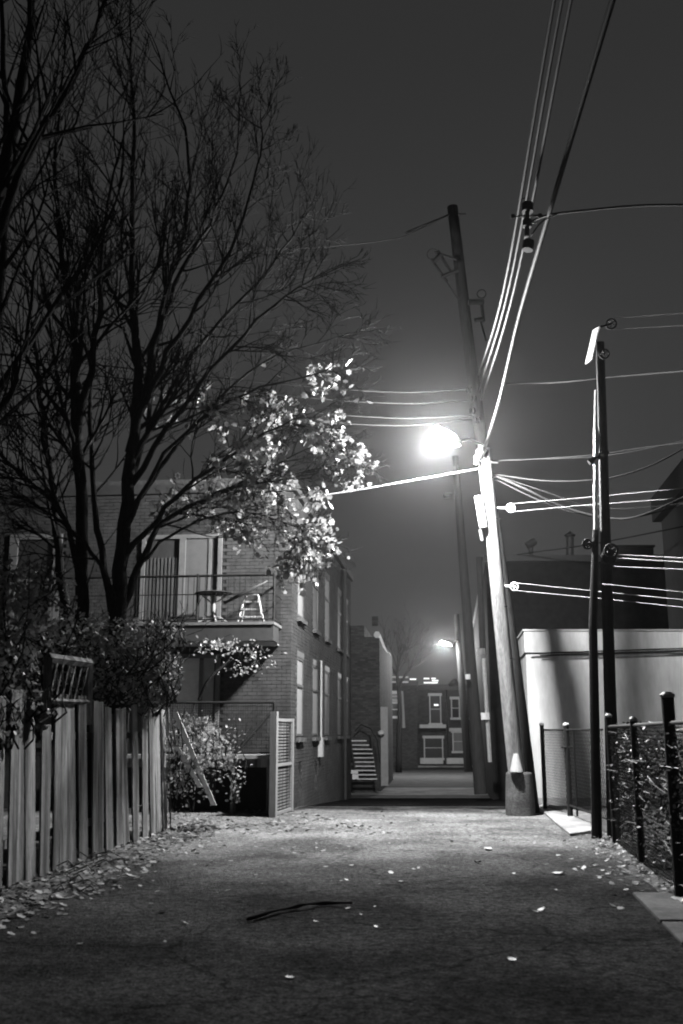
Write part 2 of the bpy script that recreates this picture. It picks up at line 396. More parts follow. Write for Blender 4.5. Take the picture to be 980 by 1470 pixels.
# openings (a0,a1,z0,z1) on the front; (b0,b1,z0,z1) on the side
front_open = [(1.62, 3.44, 3.80, 6.02), (1.6, 3.0, 1.16, 3.32), (5.35, 6.6, 3.9, 6.1), (5.4, 6.6, 1.3, 3.1), (8.2, 9.4, 3.9, 6.1), (8.2, 9.4, 1.3, 3.1)]
side_win = []
for bb in (.85, 3.6, 6.2, 9.6, 11.8):
    side_win += [(bb, bb + 1.0, 1.55, 3.31), (bb, bb + 1.0, 4.25, 6.0)]
side_open = side_win + [(1.2, 1.75, .3, .95), (4.1, 4.6, .2, .9)]
BW, BH, J = .205, .070, .010
def bricks(length, height, opens, place, near_key, limit, d=.02, z0=-.7):
    """each brick: a slab proud of the mortar; the nearest become parts, the rest one joined stuff part"""
    lst = []
    row = 0; z = z0
    rr = random.Random(int(length * 100))
    while z < height - .01:
        x = -(BW + J) / 2 if row % 2 else 0
        while x < length:
            x0 = max(0, x); x1 = min(length, x + BW); z1 = min(height, z + BH)
            if x1 - x0 > .03:
                cx, cz = (x0 + x1) / 2, (z + z1) / 2
                if not any(a - .02 < cx < b_ + .02 and c < cz < e_ for a, b_, c, e_ in opens):
                    lst.append((x0, x1, z, z1, rr.uniform(-.003, .005)))
            x += BW + J
        z += BH + J; row += 1
    lst.sort(key=near_key)
    rest = MB()
    for k, (x0, x1, za, zb, e) in enumerate(lst):
        q = MB() if k < limit else rest
        o = place(x0, za); du = place(x1, za) - o; dn = place.normal * (d + e)
        q.obox(o, du, dn, Z * (zb - za))
        if k < limit: q.build('brick', M['brick'], house)
    return rest
def fplace(a, z): return B(a, .02, z)
fplace.normal = -V
def splace(b_, z): return B(.02, b_, z)
splace.normal = -U
r1 = bricks(HW, HT - .01, front_open, fplace, lambda t: abs(t[0]) * 1.0 + abs((t[2] + t[3]) / 2 - 2.4) * .55 if t[2] > -.05 else 99, 300)
r1.build('brickwork', M['brick'], house, kind='stuff')
r2 = bricks(HL, HT - .01, side_open, splace, lambda t: t[0], 0)
r2.build('brickwork', M['brick'], house, kind='stuff', label='shaded side wall brickwork')
# side windows: pale blinds behind sash frames, dark sills
for i, (b0, b1, z0, z1) in enumerate(side_win):
    w_ = hbox('window', 'curtain' if i in (0, 1, 2, 5) else ('siding' if i != 4 else 'door_paint'), .015, .03, b0, b1, z0, z1)
    sub = MB()
    for (ba, bb_, za, zb) in ((b0, b0 + .05, z0, z1), (b1 - .05, b1, z0, z1), (b0 + .05, b1 - .05, z1 - .05, z1), (b0 + .05, b1 - .05, z0, z0 + .05)):
        sub.obox(B(-.005, ba, za), -U * -.02, V * (bb_ - ba), Z * (zb - za))
    o = sub.build('window_frame', M['siding'], None); o.parent = w_; o.matrix_parent_inverse = w_.matrix_world.inverted()
    r_ = MB(); zm = z1 - (z1 - z0) * .36; r_.obox(B(-.012, b0, zm - .03), U * .03, V * (b1 - b0), Z * .06)
    r_ = r_.build('meeting_rail', M['dark'], None); r_.parent = w_
    s_ = MB(); s_.obox(B(-.09, b0 - .06, z0 - .13), U * .1, V * (b1 - b0 + .12), Z * .09); s_ = s_.build('sill', M['concrete_dark'], None); s_.parent = w_
    l_ = MB(); l_.obox(B(-.015, b0 - .06, z1 + .005), U * .03, V * (b1 - b0 + .12), Z * .14); l_ = l_.build('lintel', M['dark'], None); l_.parent = w_
for (b0, b1, z0, z1) in side_open[-2:]:
    hbox('basement_window', 'glass', .012, .025, b0, b1, z0, z1)
hbox('meter_box', 'grey_paint', -.12, 0.0, 4.75, 5.05, 1.0, 1.5)
q = MB(); q.tube([B(-.06, 4.9, 1.5), B(-.06, 4.9, 3.5)], .03); q.build('conduit', M['grey_paint'], house)
q = MB(); q.tube([B(-.07, 11.3, -.5), B(-.07, 11.3, 7.1)], .05); q.build('downpipe', M['dark'], house)
q = MB(); q.obox(B(.0, .0, HT - .22), U * HW, -V * .1, Z * .22); q.build('cornice', M['dark'], house)
q = MB(); q.obox(B(.0, -.1, HT - .22), -U * .1, V * (HL + .1), Z * .22); q.build('cornice', M['dark'], house)

def door_unit(name, a0, a1, z0, z1, panels):
    d_ = hbox(name, 'dark', a0, a1, .01, .03, z0, z1)
    def sub(nm, m, *bx):
        q = MB(); a_, b_, c_, e_, f_, g_ = bx; q.obox(B(a_, c_, f_), U * (b_ - a_), V * (e_ - c_), Z * (g_ - f_)); q = q.build(nm, M[m], None); q.parent = d_
    sub('door_frame', 'trim', a0 - .02, a0 + .07, -.05, .04, z0, z1)
    sub('door_frame', 'trim', a1 - .07, a1 + .02, -.05, .04, z0, z1)
    sub('door_frame', 'trim', a0 + .07, a1 - .07, -.05, .04, z1 - .09, z1)
    for (pa, pb, m) in panels:
        sub('panel', m, pa, pb, -.012, .008, z0 + .05, z1 - .09)
    return d_, sub
d1, sub = door_unit('balcony_door', 1.62, 3.44, 3.86, 6.02, [(1.92, 2.44, 'door_paint')])
sub('door_frame', 'trim', 2.44, 2.58, -.05, .006, 3.87, 5.93)
sub('door_frame', 'trim', 1.84, 1.91, -.03, .006, 3.9, 5.92)
for k in range(9): sub('slat', 'siding', 2.62 + k * .085, 2.66 + k * .085, -.02, .005, 3.9, 5.5)
d2, sub = door_unit('ground_floor_door', 1.6, 3.0, 1.18, 3.32, [(2.05, 2.9, 'white'), (1.72, 1.95, 'grey_paint')])
sub('door_frame', 'trim', 1.95, 2.04, -.05, .006, 1.2, 3.2)
for (a0, a1, z0, z1) in front_open[2:]:
    w_ = hbox('window', 'glass', a0, a1, .005, .03, z0, z1)
    q = MB()
    for (xa, xb, za, zb) in ((a0, a0 + .2, z0, z1), (a1 - .2, a1, z0, z1), (a0 + .2, a1 - .2, z1 - .12, z1), (a0 + .2, a1 - .2, z0, z0 + .1), (a0 + .2, a1 - .2, (z0 + z1) / 2, (z0 + z1) / 2 + .06)):
        q.obox(B(xa, -.04, za), U * (xb - xa), V * .04, Z * (zb - za))
    q = q.build('window_frame', M['trim'], None); q.parent = w_

# balcony (deck, rails, balusters) fixed to the house: parts of it
DZ = 3.86
A0, A1, BF = .22, 5.2, -1.0
hbox('balcony_deck', 'trim', A0, A1, BF, -.005, DZ, DZ + .06)
hbox('balcony_fascia', 'dark', A0 + .02, A1, BF + .03, -.3, DZ - .34, DZ - .003)
hbox('balcony_soffit', 'grey_paint', A0 + .05, A1, BF + .06, -.02, DZ - .37, DZ - .343)
def bar(name, m, p, q_, r=.014, n=6, parent=None):
    t = MB(); t.tube([p, q_], r, n); return t.build(name, M[m], parent or house)
for zz, r_ in ((1.06, .028), (.66, .012), (.12, .016)):
    bar('rail', 'black', B(A0, BF + .04, DZ + zz), B(A1, BF + .04, DZ + zz), r_)
    bar('rail', 'black', B(A0 + .02, BF + .04, DZ + zz), B(A0 + .02, 0, DZ + zz), r_)
for a in (A0 + .02, 1.9, 3.6, A1): bar('rail_post', 'black', B(a, BF + .04, DZ + .05), B(a, BF + .04, DZ + 1.1), .03)
k = 0; a = A0 + .14
balu = MB(); balu.tube([(0, 0, 0), (0, 0, .94)], .008, 5); balu = balu.mesh('baluster', M['black'])
while a < A1:
    p = B(a, BF + .04, DZ + .12); inst('baluster', balu, house, Matrix.Translation(p)); a += .125
b_ = BF + .16
while b_ < -.05:
    p = B(A0 + .02, b_, DZ + .12); inst('baluster', balu, house, Matrix.Translation(p)); b_ += .125
# lower deck
LZ = 1.10; L0, L1, LB = .2, 4.6, -1.0
hbox('lower_deck', 'palewood', L0, L1, LB, -.006, LZ, LZ + .07)
hbox('deck_beam', 'wood', L0 + .02, L1, LB + .04, LB + .1, LZ - .17, LZ - .003)
for a in (L0 + .05, 1.0, 2.4, 3.8): hbox('deck_post', 'wood', a, a + .1, LB + .11, LB + .21, 0, LZ - .01)
hbox('cellar_opening', 'tar', .45, 1.6, -.03, .015, 0, LZ - .05)
bar('rail', 'black', B(L0, LB + .03, LZ + 1.14), B(L1, LB + .03, LZ + 1.14), .03)
bar('rail', 'black', B(L0, LB + .03, LZ + .12), B(L1, LB + .03, LZ + .12), .014)
for a in (L0, 1.9, 3.3): bar('rail_post', 'black', B(a, LB + .03, .0 if a == L0 else LZ), B(a, LB + .03, LZ + 1.14), .035 if a == L0 else .02)
bar('brace', 'dark', B(L0 + .05, LB + .05, LZ + .95), B(L0 + .75, LB + .05, LZ + .15), .03)
mesh = MB()
a = L0 + .05
while a < L1:
    p = B(a, LB + .03, 0); mesh.tube([p + Z * (LZ + .12), p + Z * (LZ + 1.12)], .0035, 3, False); a += .05
z = LZ + .17
while z < LZ + 1.1:
    mesh.tube([B(L0, LB + .03, z), B(L1, LB + .03, z)], .0035, 3, False); z += .05
mesh.build('wire_mesh', M['black'], house, kind='stuff')

# louvred screen gate beside the deck
gt = empty('louvred_gate', B(.2, -1.5, 0), 'tall wooden louvred screen standing at the house corner', 'gate')
GH = 1.92
ga, gb = B(.07, -1.65, 0), B(-.05, -.12, 0); gd = (gb - ga).normalized(); gn = gd.cross(Z); gl = (gb - ga).length
def gbox(name, m, t0, t1, z0, z1, th=.06, off=0, **kw):
    q = MB(); q.obox(ga + gd * t0 - gn * (th / 2 - off) + Z * z0, gd * (t1 - t0), gn * th, Z * (z1 - z0)); return q.build(name, M[m], gt, **kw)
gbox('gate_post', 'palewood', -.1, .06, 0, GH + .12, .13)
gbox('gate_post', 'palewood', gl - .12, gl, 0, GH, .10)
for zz in (.03, GH * .5, GH - .07): gbox('gate_rail', 'palewood', .06, gl - .12, zz, zz + .06, .07)
k = .12
while k < GH - .1:
    if abs(k - GH * .5) > .06: gbox('slat', 'wood', .062, gl - .122, k, k + .035, .02)
    k += .062

# table, stool, planter, stick on the balcony
TP = P(307, 851, 21.45); DT = DZ + .06
t = empty('balcony_table', (TP.x, TP.y, DT), 'round dark-topped table with pale pedestal on the balcony', 'table')
m = MB(); m.lathe((TP.x, TP.y, TP.z - .03), [(.38, 0), (.42, .015), (.38, .035)], 28); m.build('tabletop', M['dark'], t)
m = MB(); m.lathe((TP.x, TP.y, DT + .1), [(.07, 0), (.045, .1), (.05, .3), (.05, TP.z - DT - .2)], 12); m.build('pedestal', M['furniture'], t, smooth=True)
for k in range(4):
    an = k * math.pi / 2 + .3; d = Vector((math.cos(an), math.sin(an), 0))
    m = MB(); c = Vector((TP.x, TP.y, DT)); m.tube([c + Z * .16, c + d * .15 + Z * .12, c + d * .32 + Z * .025], [.035, .03, .022], 6); m.build('leg', M['furniture'], t)
    m = MB(); m.tube([c + Z * (TP.z - DT - .25), c + d * .28 + Z * (TP.z - DT - .045)], .02, 6); m.build('support_arm', M['furniture'], t)
SP = P(361, 892, 21.5)
t = empty('step_stool', (SP.x, SP.y, DT), 'pale A-frame step stool by the balcony railing corner', 'stool')
top_z = .62
for sx in (-1, 1):
    m = MB(); m.tube([(SP.x + sx * .13, SP.y - .05, DT + top_z), (SP.x + sx * .27, SP.y - .28, DT + .01)], .022, 6); m.build('leg', M['furniture'], t)
    m = MB(); m.tube([(SP.x + sx * .13, SP.y + .05, DT + top_z), (SP.x + sx * .25, SP.y + .28, DT + .01)], .022, 6); m.build('leg', M['furniture'], t)
for k in range(4):
    u = k / 3; zz = DT + .12 + .17 * k; w_ = .26 - .045 * k
    m = MB(); m.box((SP.x, SP.y - .25 + .065 * k, zz), (w_ * 2, .1, .03)); m.build('step', M['furniture'], t)
pp = P(268, 888, 21.6)
m = MB(); m.box((pp.x, pp.y, DT + .08), (.75, .3, .14)); m.build('balcony_bench', M['dark'], None, bevel=.03, label='low dark bench beside the balcony door', cat='bench')
m = MB(); m.tube([P(322, 866, 21.2), P(352, 850, 21.15), P(384, 834, 21.1)], [.03, .045, .02], 8); m.build('folded_parasol', M['dark'], None, smooth=True, label='dark folded parasol leaning on the balcony railing', cat='parasol')

# ------------------------------------------------------------------ the leaning lit utility pole
pb = P(747, 1168, 20.9); pb = Vector((pb.x, pb.y, 0)); ptop = P(694, 644, 20.3)
pole = empty('utility_pole', pb, 'shorter leaning pole lit white by the lamp, set in a concrete collar', 'utility pole')
pd_ = (ptop - pb)
db = P(763, 1160, 21.55); db.z = 0; dtop = P(648, 297, 21.5)
dpole = empty('utility_pole', db, 'tall dark leaning pole standing just behind the white-lit pole', 'utility pole')
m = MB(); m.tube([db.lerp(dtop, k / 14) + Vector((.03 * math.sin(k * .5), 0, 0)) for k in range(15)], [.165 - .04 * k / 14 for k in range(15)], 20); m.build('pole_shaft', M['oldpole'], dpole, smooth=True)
def on_pole(t): return pb + pd_ * t
def t_at(py):
    lo, hi = 0, 1
    for _ in range(40):
        mid = (lo + hi) / 2
        if proj(on_pole(mid))[1] > py: lo = mid
        else: hi = mid
    return lo
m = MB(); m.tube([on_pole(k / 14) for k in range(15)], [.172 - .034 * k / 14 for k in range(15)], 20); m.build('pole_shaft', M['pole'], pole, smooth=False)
for f in pole.children[0].data.polygons: f.use_smooth = len(f.vertices) == 4
m = MB(); m.lathe(pb - Z * .05, [(.30, 0), (.295, .3), (.275, .72), (.265, .86), (.25, .89), (.1, .90)], 24)
m.build('concrete_collar', M['concrete_dark'], pole, smooth=False)
m = MB(); cc = P(741, 1102, 20.66); m.lathe((cc.x, cc.y, .86), [(.13, 0), (.12, .05), (.055, .34), (.05, .35)], 14); m.build('cable_guard', M['furniture'], pole)
# riser box & insulators on the camera/left side
a_, b2 = P(688, 708, 19.85), P(695, 757, 19.75)
m = MB(); m.tube([P(686, 712, 20.25), P(693.5, 757, 20.3)], .085, 6); m.build('riser_box', M['white'], pole)
m = MB(); m.tube([P(689, 760, 20.3), P(692, 776, 20.35)], .03, 8); m.build('riser_pipe', M['steel'], pole)
for (px, py, r_) in ((687, 652, .05), (684, 661, .045), (690, 645, .045)):
    c = P(px, py, 20.15); m = MB(); m.lathe(c - Z * .09, [(.03, 0), (r_ * 1.4, .03), (r_, .06), (r_ * 1.4, .1), (r_, .13), (r_ * 1.2, .17)], 12); m.build('insulator', M['white'], pole)
bar('bolt', 'dark', on_pole(t_at(664)) + Vector((-.2, -.17, 0)), on_pole(t_at(664)) + Vector((.25, -.14, -.05)), .02, parent=pole)
for py in (747, 872, 946, 688):
    c = on_pole(t_at(py)); bar('bolt', 'black', c + Vector((.08, -.17, 0)), c + Vector((.2, -.12, 0)), .014, parent=pole)
# upper brackets and cut-outs
def pxbar(name, x0, y0, x1, y1, Y, r, m='black', n=8): bar(name, m, P(x0, y0, Y), P(x1, y1, Y), r, n, parent=dpole)
Yc = 21.2
pxbar('bracket', 622, 362, 655, 372, Yc, .03); pxbar('fuse', 619, 372, 642, 405, Yc, .035); pxbar('fuse', 628, 360, 648, 392, Yc, .04)
pxbar('bracket', 633, 398, 657, 388, Yc, .05); pxbar('fuse_rod', 640, 403, 658, 430, Yc, .016); pxbar('bracket', 622, 376, 632, 366, Yc, .06)
m = MB(); m.torus(P(621, 365, Yc), (.2, 1, .1), .13, .012); m.build('wire_loop', M['black'], dpole)
pxbar('bracket', 672, 434, 694, 434, Yc, .07); pxbar('fuse', 691, 434, 694, 462, Yc, .04); pxbar('bracket', 680, 460, 693, 458, Yc, .055); pxbar('fuse_rod', 690, 462, 698, 490, Yc, .025)
m = MB(); m.torus(P(691, 422, Yc), (.2, 1, .1), .10, .012); m.build('wire_loop', M['black'], dpole)
pxbar('bolt', 657, 308, 668, 307, Yc, .02)
for (px, py) in ((676, 560), (682, 573), (680, 590), (688, 604)):
    c = P(px, py, 21.15); m = MB(); m.lathe(c - Vector((.12, 0, 0)), [(.05, 0), (.09, .03), (.05, .07), (.09, .11), (.05, .15)], 12, (1, 0, .1)); m.build('spool_insulator', M['black'], dpole)
# white pulley wheels bolted on its right side
def pulley(c, ax, r, label, lit=True, name='clothesline_pulley', arm=None):
    t = empty(name, c, label, 'pulley', 'clothesline pulleys')
    mt = M['alu'] if lit else M['black']
    m = MB(); m.torus(c, ax, r, r * .18, 24, 8); m.build('rim', mt, t, smooth=True)
    axv = Vector(ax).normalized(); a = axv.orthogonal().normalized(); bb = axv.cross(a)
    for k in range(5):
        an = 2 * math.pi * k / 5; d = a * math.cos(an) + bb * math.sin(an)
        m = MB(); m.tube([c, c + d * r], r * .10, 6); m.build('spoke', mt, t)
    m = MB(); m.lathe(c - axv * .02, [(r * .25, 0), (r * .25, .04)], 10, axv); m.build('hub', mt, t)
    if arm is not None:
        m = MB(); m.tube([c, arm], .018, 6); m.build('hook', mt, t)
    return t
pu1 = P(733, 729, 20.3); pu2 = P(738, 842, 20.4)
pulley(pu1, (.1, 1, .25), .085, 'white clothesline pulley, upper one on the lit pole', arm=P(706, 729, 20.42))
pulley(pu2, (.1, 1, .25), .08, 'white clothesline pulley, lower one on the lit pole', arm=P(716, 841, 20.55))

# ------------------------------------------------------------------ other poles
def plain_pole(name, base, top, r0, r1, m, label, n=14):
    t = empty(name, base, label, 'utility pole'); q = MB(); q.tube([base.lerp(top, k / 8) for k in range(9)], [r0 + (r1 - r0) * k / 8 for k in range(9)], n); q.build('pole_shaft', M[m], t); return t
b30 = P(690, 1140, 29.5)
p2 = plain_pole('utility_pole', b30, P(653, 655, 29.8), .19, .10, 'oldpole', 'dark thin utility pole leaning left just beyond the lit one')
bar('insulator', 'black', P(636, 712, 29.4), P(648, 712, 29.4), .09, parent=p2)
bar('conduit', 'steel', P(694, 945, 29.0), P(703, 1094, 29.0), .06, parent=p2)
bar('conduit', 'oldpole', P(688, 800, 29.0), P(693, 940, 29.0), .10, parent=p2)
bar('junction_box', 'steel', P(690, 931, 28.9), P(690.8, 940, 28.9), .12, n=4, parent=p2)
bar('junction_box', 'white', P(696, 1023, 28.9), P(696.6, 1033, 28.9), .12, n=4, parent=p2)
bar('meter', 'white', P(671, 968, 29.0), P(671.5, 975, 29.0), .07, n=4, parent=p2)
b55 = P(672, 1108, 55)
p3 = plain_pole('utility_pole', b55, P(655, 882, 55.3), .22, .14, 'oldpole', 'distant pale utility pole carrying the far street lamp')
for (y0, y1) in ((0, 0),): pass

# clothesline pole of the right yard
cpb = Vector((4.25, 16.25, 0)); cpt = P(861, 492, 16.3)
cp = empty('clothesline_pole', cpb, 'tall dark clothesline pole with pulleys behind chain-link fence', 'pole')
m = MB(); m.tube([cpb, cpb.lerp(cpt, .5), cpt], [.11, .09, .075], 12); m.build('pole_shaft', M['black'], cp)
pb2 = Vector((4.03, 16.45, 0)); m = MB(); m.tube([pb2, P(851, 900, 16.4), P(855, 760, 16.35)], [.085, .07, .05], 10); m.build('pole_prop', M['black'], cp)
m = MB(); m.tube([P(854.5, 760, 16.2), P(854.5, 720, 16.2), P(855.5, 655, 16.2), P(856, 630, 16.2), P(855, 610, 16.2), P(855, 560, 16.2)], [.03, .035, .045, .055, .035, .02], 8); m.build('metal_strap', M['alu'], cp)
bar('clamp', 'black', P(845, 664, 16.2), P(872, 648, 16.2), .05, parent=cp); bar('bolt', 'alu', P(862, 653, 16.1), P(866, 653, 16.1), .02, parent=cp)
c = P(862, 825, 16.1)
t = empty('slatted_bracket', P(852, 500, 16.1), 'tilted white slatted bracket at the top of the clothesline pole', 'bracket')
p0, p1 = P(857, 470, 16.1), P(846, 519, 16.1); dd = p1 - p0
bn = Vector((-.93, -.2, -.3)).normalized(); bw = dd.normalized().cross(bn).normalized()
if bw.y < 0: bw = -bw
m = MB(); m.obox(p0, dd, bw * .17, -bn * .04); m.build('board', M['white'], t)
for k in range(12):
    m = MB(); m.obox(p0 + dd * (k / 12.0 + .005) - bw * .08 + bn * .005, dd * .058, bw * .08, -bn * .025); m.build('slat', M['white'], t)
pulley(P(877, 465, 16.1), (.3, 1, .2), .085, 'dark top pulley beside the white slatted bracket', False, arm=P(858, 470, 16.1))
pulley(P(867, 508, 16.1), (.3, 1, .2), .08, 'dark pulley just below the slatted bracket', False, arm=P(859, 508, 16.2))
pulley(P(877, 790, 16.0), (.3, 1, .2), .10, 'dark middle pulley right of the clothesline pole', False, arm=P(862, 800, 16.2))
pulley(P(843, 781, 16.4), (.6, 1, .1), .08, 'dark pulley left of the clothesline pole', False, arm=P(858, 783, 16.3))
m = MB(); m.lathe(P(843, 781, 16.45), [(.07, 0), (.09, .02), (.07, .04)], 16, (.5, 1, .1)); m.build('drum', M['black'], cp)
m = MB(); m.lathe(P(873, 800, 16.1), [(.10, 0), (.13, .03), (.10, .08)], 16, (.3, 1, .2)); m.build('drum', M['black'], cp)

# ------------------------------------------------------------------ wires
def wire(name, pts, r, m, label, cat='cable', sag=0, n=6, sub=10, group=None):
    out_ = []
    pts = [Vector(p) for p in pts]
    if len(pts) == 2:
        for k in range(sub + 1):
            u = k / sub; out_.append(pts[0].lerp(pts[1], u) - Z * (4 * sag * u * (1 - u)))
    else:
        # catmull-rom
        q = [pts[0] * 2 - pts[1]] + pts + [pts[-1] * 2 - pts[-2]]
        for i in range(1, len(q) - 2):
            for k in range(sub):
                t_ = k / sub; a, b_, c_, d_ = q[i - 1], q[i], q[i + 1], q[i + 2]
                out_.append(.5 * ((2 * b_) + (c_ - a) * t_ + (2 * a - 5 * b_ + 4 * c_ - d_) * t_ ** 2 + (3 * b_ - a - 3 * c_ + d_) * t_ ** 3))
        out_.append(pts[-1])
    w_ = MB(); w_.tube(out_, r, n); return w_.build(name, M[m], None, smooth=True, label=label, cat=cat, group=group)
# three overhead conductors running towards and over the camera
oh = 'overhead lines above the alley'
for i, (xa, ya, xm, ym, xe, lab) in enumerate(((687, 538, 723, 415, 795, 'leftmost of the three parallel overhead wires above the alley'),
                                 (687, 560, 730, 415, 806, 'middle one of the three parallel overhead wires above the alley'),
                                 (691, 574, 738, 415, 819, 'rightmost of the three parallel overhead wires above the alley'))):
    p0 = P(xa, ya, 20.9); pm = P(xm, ym, 14.6); pe = P(xe, 0, 8.6)
    far = pe + (pe - pm) * 1.6
    wire('overhead_wire', [p0, pm, pe, far], .021, 'palecable', lab, group=oh)
p0 = P(697, 640, 20.2); wire('overhead_cable', [p0, P(718, 570, 17.6), P(745, 455, 14.6), P(790, 300, 11.3), P(879, 0, 7.9), P(879, 0, 7.9) + (P(879, 0, 7.9) - P(790, 300, 11.3)) * 1.5], .032, 'palecable', 'thick overhead cable bending down to the lit pole')
wire('service_drop', [P(690, 662, 20.2), P(698, 645, 20.12), P(690, 656, 20.08)], .02, 'palecable', 'short looped jumper cable on the lit pole')
# left going
for (y0, y1, lab) in ((560, 553, 'topmost of the four level wires crossing to the left'), (576, 568, 'second of the four level wires crossing to the left'), (597, 586, 'third of the four level wires crossing to the left'), (603, 600, 'lowest of the four level wires crossing to the left')):
    wire('telephone_wire', [P(678, y0, 21.15), P(480, y0 - 2 + (6 if y0 > 600 else 0), 21), P(-60, y1 - 50, 24)], .017, 'cable', lab, group='level wires to the left of the pole')
wire('service_drop', [P(692, 672, 20.3), P(600, 688, 20.2), P(485, 708, 20.8), P(372, 722, 21.7)], .018, 'line', 'bright twisted service cable running from lit pole to brick house')
wire('guy_wire', [P(645, 308, 21.45), P(600, 330, 20.7), P(560, 344, 20.5), P(430, 356, 20), P(200, 358, 19), P(-60, 338, 18)], .015, 'cable', 'thin wire sagging left from the pole top')
wire('guy_wire', [P(645, 308, 21.45), P(612, 322, 20.8), P(582, 334, 20.6)], .028, 'cable', 'thick dead-end strap left of the pole top')
# right going
wire('telephone_wire', [P(722, 551, 20.6), P(800, 549, 19), P(880, 541, 18), P(1010, 530, 16)], .018, 'cable', 'dark wire from pole rack rising slightly to the right')
wire('telephone_wire', [P(700, 663, 20.6), P(840, 654, 18.8), P(920, 643, 18), P(1010, 632, 17)], .010, 'cable', 'thin wire crossing behind the clothesline pole clamp')
wire('telephone_wire', [P(703, 661, 20.6), P(860, 655, 19), P(980, 633, 18), P(1010, 626, 17.6)], .010, 'cable', 'thin wire rising right above the clamp')
wire('telephone_wire', [P(704, 680, 20.6), P(780, 690, 19), P(860, 688, 18), P(930, 670, 17.4), P(1010, 628, 17)], .016, 'cable', 'sagging dark wire right of the lit pole')
wire('telephone_wire', [P(704, 680, 20.6), P(750, 700, 19.4), P(810, 728, 19), P(870, 743, 18.5), P(920, 740, 18), P(1010, 700, 17.4)], .022, 'cable', 'heavy drooping bundle between lit pole and right building')
wire('telephone_wire', [P(704, 684, 20.6), P(760, 712, 19.4), P(820, 735, 19), P(900, 744, 18.2), P(1010, 716, 17.4)], .014, 'cable', 'lower strand of the drooping bundle')
wire('telephone_wire', [P(704, 680, 20.6), P(780, 705, 19.4), P(850, 728, 19), P(930, 728, 18.2), P(1010, 718, 17.6)], .010, 'cable', 'upper strand of the drooping bundle')
wire('telephone_wire', [P(742, 796, 33), P(850, 781, 29), P(1010, 750, 25)], .018, 'cable', 'thin wire rising from the black roof edge to the right')
wire('telephone_wire', [P(762, 318, 11.8), P(790, 308, 11.4), P(850, 301, 11), P(920, 295, 10.6), P(1010, 294, 10)], .014, 'cable', 'wavy wire leaving the mid-span spreader to the right')
wire('telephone_wire', [P(762, 338, 11.9), P(778, 318, 11.5), P(800, 307, 11.3)], .010, 'cable', 'short tap wire under the spreader')
# mid-span spreader
sp_ = empty('cable_spreader', P(757, 310, 12.05), 'dark spreader clamp holding the three overhead wires', 'clamp')
def sbar(name, x0, y0, x1, y1, r, Y=12.0, m='black'): bar(name, m, P(x0, y0, Y), P(x1, y1, Y), r, 8, parent=sp_)
sbar('clamp_block', 757, 292, 757, 304, .075); sbar('clamp_block', 757, 316, 756, 326, .06); sbar('hanger', 757, 290, 756, 340, .03); sbar('cable_drum', 759, 346, 757, 359, .075)
sbar('cross_pin', 735, 311, 778, 309, .012); sbar('cross_pin', 748, 285, 760, 285, .008); sbar('pin_knob', 733, 311, 738, 310, .03); sbar('pin_knob', 772, 309, 777, 309, .025); sbar('bright_bolt', 763, 320, 769, 320, .012, 11.9, 'alu')
# clotheslines
cl = 'clotheslines over the right yard'
wire('clothesline', [pu1 + Z * .085, P(830, 715, 18), P(990, 700, 15)], .004, 'line', 'upper strand of the higher bright clothesline', 'clothesline', group=cl)
wire('clothesline', [pu1 - Z * .085, P(830, 726, 18), P(990, 714, 15)], .004, 'line', 'lower strand of the higher bright clothesline', 'clothesline', group=cl)
wire('clothesline', [pu2 + Z * .08, P(860, 849, 17), P(1000, 863, 14)], .0045, 'line', 'upper strand of the lower bright clothesline', 'clothesline', group=cl)
wire('clothesline', [pu2 - Z * .08, P(860, 859, 17), P(1000, 874, 14)], .0045, 'line', 'lower strand of the lower bright clothesline', 'clothesline', group=cl)
for i, (x0, y0, y1, lab) in enumerate(((887, 796, 802, 'clothesline leaving the middle dark pulley top'), (885, 801, 808, 'clothesline leaving the middle dark pulley centre'), (880, 813, 818, 'clothesline leaving the middle dark pulley bottom'), (864, 838, 852, 'dim clothesline below the middle dark pulley'))):
    wire('clothesline', [P(x0, y0, 16), P(1000, y1, 13)], .0035 if i == 3 else .0045, 'line', lab, 'clothesline', group=cl)
for (y0, y1, lab) in ((457, 448, 'faint line leaving the top pulley upward'), (473, 466, 'faint line leaving the top pulley level')):
    wire('clothesline', [P(880, y0, 16), P(1000, y1, 13)], .003, 'cable', lab, 'clothesline', group=cl)

# ------------------------------------------------------------------ right side buildings
GX, GY = P(757, 1000, 24.4).x, 24.4
gar = empty('garage', (GX, GY, 0), 'white rendered flat-roofed garage behind the chain-link gate', 'garage')
gd_ = Vector((.11, .994, 0)); gtop = P(800, 906, 24.35).z
def wbox(name, m, o, ax, ay, az, parent, **kw): q = MB(); q.obox(o, ax, ay, az); return q.build(name, M[m], parent, **kw)
wbox('wall', 'stucco', (GX, GY, -.7), Vector((12, 0, 0)), gd_ * 6.5, Z * (gtop + .7 - .52), gar)
wbox('parapet', 'stucco', (GX - .04, GY - .06, gtop - .515), Vector((12.08, 0, 0)), gd_ * 6.6, Z * .515, gar)
wbox('coping', 'grey_paint', (GX - .07, GY - .09, gtop + .003), Vector((12.1, 0, 0)), gd_ * 6.66, Z * .04, gar)
bar('cable_bundle', 'cable', P(760, 938, 24.28), P(1000, 930, 24.28), .018, parent=gar)
bar('cable_bundle', 'cable', P(775, 941, 24.28), P(1000, 934, 24.28), .02, parent=gar)
wbox('plinth', 'concrete', (GX - .03, GY - .03, -.3), Vector((12, 0, 0)), gd_ * 6.4, Z * .42, gar)

